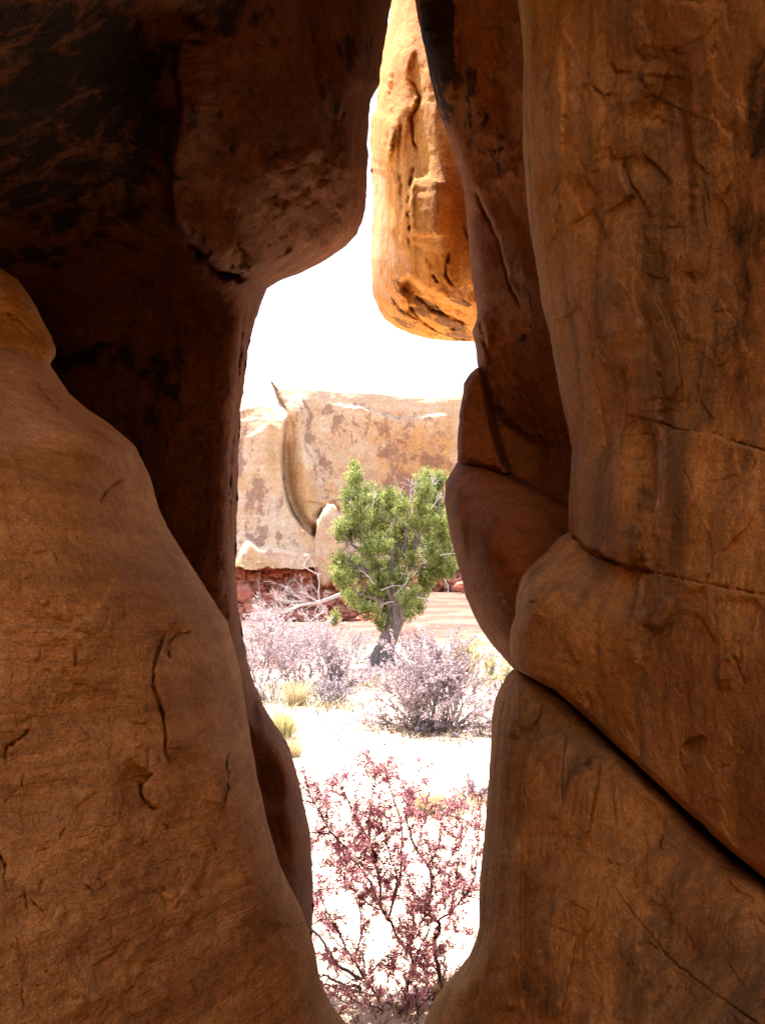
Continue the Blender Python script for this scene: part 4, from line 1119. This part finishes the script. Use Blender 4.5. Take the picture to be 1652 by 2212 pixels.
    lv.build('foliage', M['juniper_leaf'], root, base)
    # bleached dead limb on the left and dead twigs in the crown
    dd = Tubes()
    main = [(735, 1284), (712, 1293), (690, 1300), (668, 1304), (645, 1308), (622, 1318), (606, 1326)]
    pts = np.array([at(x, y, -0.35 - 0.1 * i) for i, (x, y) in enumerate(main)])
    dd.add(pts, np.linspace(0.048, 0.014, len(pts)), 6)
    for i, q in enumerate(pts[1:]):
        for _ in range(3 if i < 2 else 5):
            grow(dd, q, np.array([-1.0, rng.normal() * 0.5, rng.uniform(-0.35, 0.9)]), rng.uniform(0.4, 0.85), 0.011, 2, 0.28, 0.0, 4, 0.6, 0.75, 4)
    fork = [(690, 1300), (688, 1280), (690, 1258), (685, 1240), (665, 1230), (655, 1222)]
    pts = np.array([at(x, y, -0.4) for x, y in fork])
    dd.add(pts, np.linspace(0.024, 0.008, len(pts)), 5)
    for q in pts[1:]:
        grow(dd, q, np.array([rng.normal(), rng.normal() * 0.4, rng.uniform(-0.2, 1)]), 0.35, 0.009, 1, 0.25, 0.1, 4, 0.6, 0.7, 4)
    dd.build('dead_limb', M['dead_wood'], root, base)
    for (x, y, dx, dz, L) in [(888, 1085, -0.1, 1, 0.55), (893, 1070, 0.2, 1, 0.4), (870, 1075, -0.4, 1, 0.35), (935, 1070, 0.1, 1, 0.5), (930, 1100, 0.4, 1, 0.5), (800, 1100, 0.3, 1, 0.5), (775, 1112, -0.4, 0.6, 0.4), (810, 1262, -0.8, 0.5, 0.5), (822, 1275, 0.8, 0.4, 0.5), (850, 1285, 0.8, 0.3, 0.6), (900, 1290, 0.6, -0.3, 0.5),
                          (960, 1250, 0.3, -0.7, 0.4), (950, 1200, 0.7, 0.2, 0.4), (700, 1320, -0.6, -0.4, 0.5), (850, 1300, -0.6, 0.2, 0.6)]:
        dw = Tubes()
        grow(dw, at(x, y, -0.75), np.array([dx, -0.3, dz]), L, 0.014, 2, 0.25, 0.0, 4, 0.55, 0.8, 4)
        dw.build('dead_twig', M['dead_wood'], root, base)


build_juniper()


# --- generic shrubs
def shrub(name, label, cat, px, py, w_px, h_px, leaf_mat, twig_mat, leaf_len=0.03, leaf_w=0.016, per_m=60, stems=16, lean=0.0, tint=(0.5, 0.25), depth=2, tr=0.011, group=None, bare=0.0, kids=4, base_tubes=None):
    base = ground_pt(px, py)
    base[2] = float(ground_z(np.array([base[0]]), np.array([base[1]]))[0])
    k = base[1] / FOC
    W, H = w_px * k, h_px * k
    root = empty(name, base)
    tag(root, label, cat, group)
    tb, lv, tips = Tubes(), Leaves(), []
    for _ in range(stems):
        a = rng.uniform(0, 2 * math.pi)
        o = math.sqrt(rng.random())
        el = math.sqrt(max(0.02, 1 - o ** 2.2))
        d = np.array([math.cos(a) * o * W * 0.5 + lean, math.sin(a) * o * W * 0.45, H * el * 0.85])
        L = np.linalg.norm(d) * rng.uniform(0.58, 1.10)
        p = base + np.array([math.cos(a), math.sin(a), 0]) * o * W * 0.17 + np.array([0, 0, -0.03])
        grow(tb, p, d, L, tr * rng.uniform(0.7, 1.3), depth, 0.16, 0.04, kids, 0.52, 0.62, 4, tips, 5)
    tb.build('stems', twig_mat, root, base)
    if bare: tips = [t for t in tips if rng.random() > bare]
    leaves_on(lv, tips, per_m, leaf_len, leaf_w, tint, 0.9, 0.006)
    lv.build('foliage', leaf_mat, root, base)
    return root


def grass(name, label, px, py, w_px, h_px, mat, n=500, cat='grass tuft'):
    base = ground_pt(px, py)
    base[2] = float(ground_z(np.array([base[0]]), np.array([base[1]]))[0])
    k = base[1] / FOC
    W, H = w_px * k, h_px * k
    a = rng.uniform(0, 2 * math.pi, n)
    o = np.sqrt(rng.random(n))
    out = np.stack([np.cos(a), np.sin(a), 0 * a], -1) * o[:, None]
    p = base + out * W * 0.16 + np.array([0, 0, -0.02])
    h = H * rng.uniform(0.45, 1.1, n)
    bend = out * (W * 0.42 * rng.uniform(0.4, 1.5, n))[:, None] + rng.normal(size=(n, 3)) * W * 0.04
    bend[:, 2] = 0
    wd = np.maximum(0.004, 0.0011 * base[1] * 0.55) * rng.uniform(0.7, 1.3, n)
    sd = np.stack([np.cos(a + 1.5 + rng.normal(size=n)), np.sin(a + 1.5 + rng.normal(size=n)), 0 * a], -1)
    V = []
    for t, wk in ((0, 1.0), (0.5, 0.8), (1.0, 0.15)):
        c = p + np.array([0, 0, 1.0]) * (h * (t - 0.12 * t * t))[:, None] + bend * t ** 1.7
        V.append(c - sd * (wd * wk)[:, None] * 0.5)
        V.append(c + sd * (wd * wk)[:, None] * 0.5)
    V = np.stack(V, 1).reshape(-1, 3)
    b = np.arange(n)[:, None] * 6
    F = np.concatenate([b + np.array([[0, 1, 3, 2]]), b + np.array([[2, 3, 5, 4]])])
    o_ = mesh_obj(name, V, [F], mat, None, base, smooth_shade=False, attrs={'tint': np.repeat(np.clip(0.5 + 0.25 * rng.normal(size=n), 0, 1), 6)})
    tag(o_, label, cat)
    return o_


# left thicket (three shrubs), the right one and their neighbours
shrub('shrub', 'dusty pink leafy shrub hugging the left rim of the opening', 'shrub', 565, 1475, 150, 150, M['pink_leaf'], M['gray_twig'], 0.05, 0.03, 60, 20, tint=(0.6, 0.25))
shrub('shrub', 'pinkish shrub in the middle of the left thicket, beneath the dead limb', 'shrub', 640, 1482, 165, 150, M['pink_leaf'], M['gray_twig'], 0.05, 0.03, 60, 20, tint=(0.55, 0.25))
shrub('shrub', 'twiggy dark-stemmed shrub left of the juniper trunk', 'shrub', 715, 1490, 150, 150, M['pink_leaf'], M['gray_twig'], 0.045, 0.026, 46, 26, tr=0.016, tint=(0.45, 0.25), bare=0.2)
shrub('shrub', 'low violet-grey shrub at the front of the left thicket', 'shrub', 708, 1520, 90, 65, M['mauve_leaf'], M['gray_twig'], 0.035, 0.02, 50, 16, tint=(0.4, 0.25))
shrub('shrub', 'rusty pink shrub between the dusty pink one and the bleached dead limb', 'shrub', 600, 1440, 150, 110, M['pink_leaf'], M['gray_twig'], 0.055, 0.03, 55, 24, tint=(0.4, 0.25))
shrub('shrub', 'hazy mauve shrub at the back of the left thicket, under the red boulders', 'shrub', 580, 1412, 150, 92, M['pink_leaf'], M['gray_twig'], 0.06, 0.035, 46, 26, tint=(0.55, 0.25))
shrub('shrub', 'hazy mauve shrub at the back of the left thicket, below the dead limb', 'shrub', 672, 1418, 150, 84, M['pink_leaf'], M['gray_twig'], 0.06, 0.035, 46, 26, tint=(0.45, 0.25))
shrub('shrub', 'pale twiggy shrub under the hanging green tuft left of the juniper trunk', 'shrub', 758, 1432, 110, 78, M['mauve_leaf'], M['gray_twig'], 0.05, 0.028, 34, 22, tint=(0.6, 0.25))
shrub('shrub', 'grey twiggy shrub behind the big mauve one, right of the juniper trunk', 'shrub', 915, 1440, 120, 72, M['mauve_leaf'], M['gray_twig'], 0.05, 0.028, 34, 22, tint=(0.5, 0.25))
shrub('shrub', 'low brownish shrub at the left rim below the dusty pink one', 'shrub', 590, 1515, 80, 70, M['mauve_leaf'], M['gray_twig'], 0.04, 0.02, 40, 14, tint=(0.75, 0.25))
shrub('shrub', 'small grey shrub at the foot of the juniper trunk', 'shrub', 800, 1470, 60, 48, M['mauve_leaf'], M['gray_twig'], 0.04, 0.02, 34, 12)
shrub('shrub', 'bare grey shrub touching the right side of the juniper trunk', 'shrub', 866, 1462, 70, 80, M['mauve_leaf'], M['gray_twig'], 0.04, 0.02, 30, 12, bare=0.3)
shrub('shrub', 'big rounded mauve-pink shrub on the sand in front of the right boulder', 'shrub', 950, 1572, 255, 208, M['pink_leaf'], M['gray_twig'], 0.036, 0.021, 64, 56, tr=0.013, tint=(0.42, 0.25), kids=5)
shrub('shrub', 'low sprawling straw-pink shrub in front of the big mauve one', 'shrub', 905, 1578, 120, 78, M['pink_leaf'], M['gray_twig'], 0.03, 0.016, 50, 22, tint=(0.85, 0.2))
shrub('shrub', 'tall pale yellow flowering shrub behind the big mauve one', 'shrub', 1012, 1470, 120, 105, M['cream_leaf'], M['gray_twig'], 0.05, 0.03, 60, 22, tint=(0.6, 0.25))
shrub('shrub', 'yellow-green shrub squeezed beside the right boulder edge', 'shrub', 1078, 1490, 70, 100, M['green_straw'], M['gray_twig'], 0.05, 0.02, 55, 16, tint=(0.7, 0.2))
shrub('shrub', 'bluish grey shrub against the right block, above the crimson shrub', 'shrub', 1015, 1728, 110, 52, M['mauve_leaf'], M['gray_twig'], 0.02, 0.011, 60, 20, tint=(0.6, 0.25))
grass('grass_tuft', 'pale straw grass tuft with a dark green base before the left thicket', 640, 1522, 84, 66, M['straw'], 460)
grass('grass_tuft', 'yellow-green grass tuft leaning out from the left rim', 608, 1592, 110, 84, M['green_straw'], 620)
grass('grass_tuft', 'cream bleached grass tuft at the left rim, lowest of three', 628, 1628, 90, 54, M['straw'], 420)
grass('grass_tuft', 'ochre dry grass tuft behind the top of the crimson shrub', 930, 1756, 120, 60, M['straw'], 620)
grass('grass_tuft', 'bleached straw tuft low behind the stem of the crimson shrub', 965, 2165, 90, 90, M['straw'], 300)


def dry_grass():
    """Stubble of dead stems and litter round the feet of the shrubs: uncountable, one object."""
    P = []
    for px, py, rx, ry, n in [(950, 1576, 150, 22, 900), (640, 1505, 150, 24, 900), (800, 1478, 90, 12, 350), (715, 1528, 60, 12, 260), (612, 1610, 50, 26, 300), (930, 1762, 80, 16, 360), (1015, 1742, 60, 12, 240), (1020, 1480, 70, 16, 300), (880, 2190, 150, 50, 260), (840, 1620, 160, 40, 160), (780, 1560, 120, 30, 160)]:
        x, y = px + rng.normal(size=n) * rx * 0.55, py + rng.normal(size=n) * ry * 0.6
        q = unproj(x, np.maximum(y, 1330), 1.0) - EYE
        P.append(EYE + q * (-EYE[2] / q[:, 2])[:, None])
    P = np.concatenate(P)
    P[:, 2] = ground_z(P[:, 0], P[:, 1])
    n = len(P)
    a = rng.uniform(0, 2 * math.pi, n)
    h = rng.uniform(0.02, 0.11, n) * np.clip(P[:, 1] / 10, 0.4, 1.6)
    lean = rng.uniform(0.3, 2.2, n)
    tip = P + np.stack([np.cos(a) * h * lean, np.sin(a) * h * lean, h], -1)
    sd = np.stack([-np.sin(a), np.cos(a), 0 * a], -1) * (np.clip(P[:, 1] * 0.0009, 0.003, 0.02) * rng.uniform(0.6, 1.3, n))[:, None]
    V = np.stack([P - sd, P + sd, tip], 1).reshape(-1, 3)
    o = mesh_obj('dry_grass', V, [np.arange(n * 3).reshape(n, 3)], M['stubble'], smooth_shade=False, attrs={'tint': np.repeat(rng.random(n), 3)})
    tag(o, 'straw and brown stubble and litter round the feet of the shrubs', 'dry grass', kind='stuff')


dry_grass()


# --- crimson shrub in the foreground
def build_crimson():
    def z(x, y): return (597.3 + .3099 * x, 1621.3 + .3099 * y)
    Yb = 3.72
    base = unproj(905, 2200, Yb)
    base[2] = 0.0
    root = empty('crimson_shrub', base)
    tag(root, 'crimson-leaved twisted shrub filling the bottom of the opening', 'shrub')
    stems = [
        ([(1160, 1780), (1150, 1660), (1130, 1520), (1100, 1400), (1090, 1310), (1140, 1260), (1120, 1190), (1060, 1130), (1070, 1000), (1080, 900), (1060, 800), (990, 720), (940, 620), (900, 480), (940, 300), (925, 260)], 0.0, 24),
        ([(1060, 790), (1130, 690), (1140, 550), (1160, 430)], -0.1, 8), ([(1110, 1190), (1200, 1140), (1300, 1030), (1390, 880), (1400, 700), (1420, 420), (1410, 380)], 0.1, 11),
        ([(840, 1930), (860, 1830), (900, 1720), (930, 1580), (1000, 1380), (1060, 1260), (1080, 1180)], -0.15, 16), ([(930, 1580), (960, 1450), (860, 1340), (800, 1210), (730, 1110), (720, 950), (700, 780), (650, 650), (640, 450), (690, 190), (680, 150)], 0.1, 17),
        ([(800, 1900), (700, 1700), (600, 1590), (540, 1450), (480, 1390), (400, 1200), (320, 1050), (270, 980)], -0.25, 13), ([(600, 1590), (700, 1500), (760, 1430), (900, 1420)], -0.2, 9),
        ([(730, 1110), (650, 900), (570, 800), (480, 680), (380, 570), (300, 430), (230, 300), (205, 180)], -0.05, 12), ([(720, 950), (640, 620), (560, 480), (470, 300), (400, 160)], 0.15, 9),
        ([(780, 1180), (860, 900), (880, 600), (820, 350), (760, 130), (745, 90)], 0.2, 11), ([(800, 1100), (850, 860), (800, 780), (760, 600), (720, 450), (700, 400)], -0.1, 8),
        ([(1000, 1280), (920, 1100), (880, 1040), (780, 960), (740, 900)], 0.05, 8), ([(250, 570), (330, 580), (390, 572), (500, 700), (600, 800)], -0.1, 8), ([(1040, 1160), (960, 1030), (900, 850), (900, 720)], 0.2, 8),
        ([(540, 1450), (590, 1300), (580, 1100), (540, 950), (520, 800), (430, 720), (370, 780)], 0.1, 8), ([(1200, 1140), (1240, 960), (1280, 700), (1280, 500), (1270, 460)], 0.2, 8),
        ([(480, 1390), (380, 1300), (300, 1150), (270, 1050)], 0.1, 7), ([(600, 1590), (520, 1600), (400, 1500), (320, 1420)], 0.0, 7), ([(970, 700), (1030, 480), (1090, 380)], 0.1, 5), ([(1110, 1390), (1250, 1270), (1400, 1230)], 0.15, 6),
        ([(850, 1940), (720, 1790), (560, 1760), (500, 1700)], -0.3, 7), ([(880, 1900), (1000, 1800), (960, 1600), (1010, 1500)], -0.2, 6), ([(700, 780), (640, 740), (560, 720)], 0, 6), ([(1080, 900), (1200, 780), (1270, 640), (1300, 560)], -0.1, 7),
        ([(1060, 1700), (1040, 1560), (1010, 1480)], 0.1, 12), ([(720, 1110), (600, 1050), (500, 940), (440, 800), (420, 760)], -0.2, 7), ([(900, 1420), (1000, 1200), (1180, 1000), (1330, 930)], -0.25, 6)]
    tb, lv, tips = Tubes(), Leaves(), []
    for pl, dY, wpx in stems:
        q = np.array([z(*p) for p in pl])
        n = len(q)
        m = max(8, n * 3)
        t2 = np.linspace(0, n - 1, m)
        # a little smoothing between the traced joints
        x = np.interp(t2, np.arange(n), q[:, 0])
        y = np.interp(t2, np.arange(n), q[:, 1])
        x[1:-1] = 0.5 * x[1:-1] + 0.25 * (x[:-2] + x[2:]) + rng.normal(size=m - 2) * 1.2
        y[1:-1] = 0.5 * y[1:-1] + 0.25 * (y[:-2] + y[2:]) + rng.normal(size=m - 2) * 1.2
        Yv = Yb + dY * np.linspace(0, 1, m) + 0.06 * np.sin(np.linspace(0, 5, m) + rng.uniform(0, 6))
        pts = unproj(x, y, Yv)
        r = np.linspace(wpx, max(2.4, wpx * 0.22), m) * 0.5 * .3099 * Yb / FOC * 1.5
        tb.add(pts, r, 6)
        for a, b in zip(pts[:-1], pts[1:]):
            if rng.random() < (0.25 if a[2] < 0.35 else 0.75): tips.append((a, b, 0))
        for i in range(2, m - 1):
            for _ in range(rng.poisson(0.9)):
                d = unit(pts[i + 1] - pts[i])
                side = rng.normal(size=3)
                side -= d * (side @ d)
                grow(tb, pts[i], d * 0.5 + unit(side) + np.array([0, 0, 0.25]), rng.uniform(0.06, 0.17), 0.0024, 1, 0.3, 0.05, 3, 0.55, 0.8, 3, tips, 4)
    tb.build('stems', M['red_bark'], root, base)
    # clusters: a short spur every few centimetres, each with a tuft of small leaves
    A = np.array([t[0] for t in tips])
    B = np.array([t[1] for t in tips])
    hz = np.clip((A[:, 2] - 0.1) / 0.9, 0, 1)
    L = np.linalg.norm(B - A, axis=1)
    cnt = rng.poisson(L * (82 + 2 * hz))
    idx = np.repeat(np.arange(len(A)), cnt)
    c = A[idx] + (B[idx] - A[idx]) * rng.random(len(idx))[:, None] + rng.normal(size=(len(idx), 3)) * 0.004
    tone = rng.normal(size=len(idx)) * 0.22 + 0.46
    for k in range(4):
        d = rng.normal(size=c.shape) + np.array([0, 0, 0.5])
        lv.add(c + rng.normal(size=c.shape) * 0.003, d, 0.0135 * rng.uniform(0.5, 1.3, len(c)), 0.0075 * rng.uniform(0.7, 1.2, len(c)), tone + 0.14 * rng.normal(size=len(c)))
    lv.build('foliage', M['red_leaf'], root, base)
    # dead grey boughs lying at its foot
    dead = [[(220, 1180), (330, 1350), (400, 1470), (580, 1590)], [(290, 1560), (380, 1590), (450, 1630), (600, 1660)], [(300, 1620), (430, 1650), (560, 1680), (700, 1720)], [(370, 1690), (450, 1740), (560, 1790), (680, 1850)], [(590, 1380), (610, 1480), (600, 1590)]]
    for pl in dead[:1]:
        pass
    db = Tubes()
    for i, pl in enumerate(dead):
        q = np.array([z(*p) for p in pl])
        m = 14
        t2 = np.linspace(0, len(q) - 1, m)
        pts = unproj(np.interp(t2, np.arange(len(q)), q[:, 0]), np.interp(t2, np.arange(len(q)), q[:, 1]), Yb - 0.1 + 0.05 * i) + rng.normal(size=(m, 3)) * 0.004
        db.add(pts, np.linspace(0.004, 0.0075, m), 6)
        for j in range(1, m - 2, 2):
            grow(db, pts[j], rng.normal(size=3) + np.array([-0.6, 0, 0.1]), 0.14, 0.0035, 1, 0.25, 0.0, 2, 0.6, 0.7, 3)
    db.build('dead_boughs', M['gray_bark'], root, base)


build_crimson()
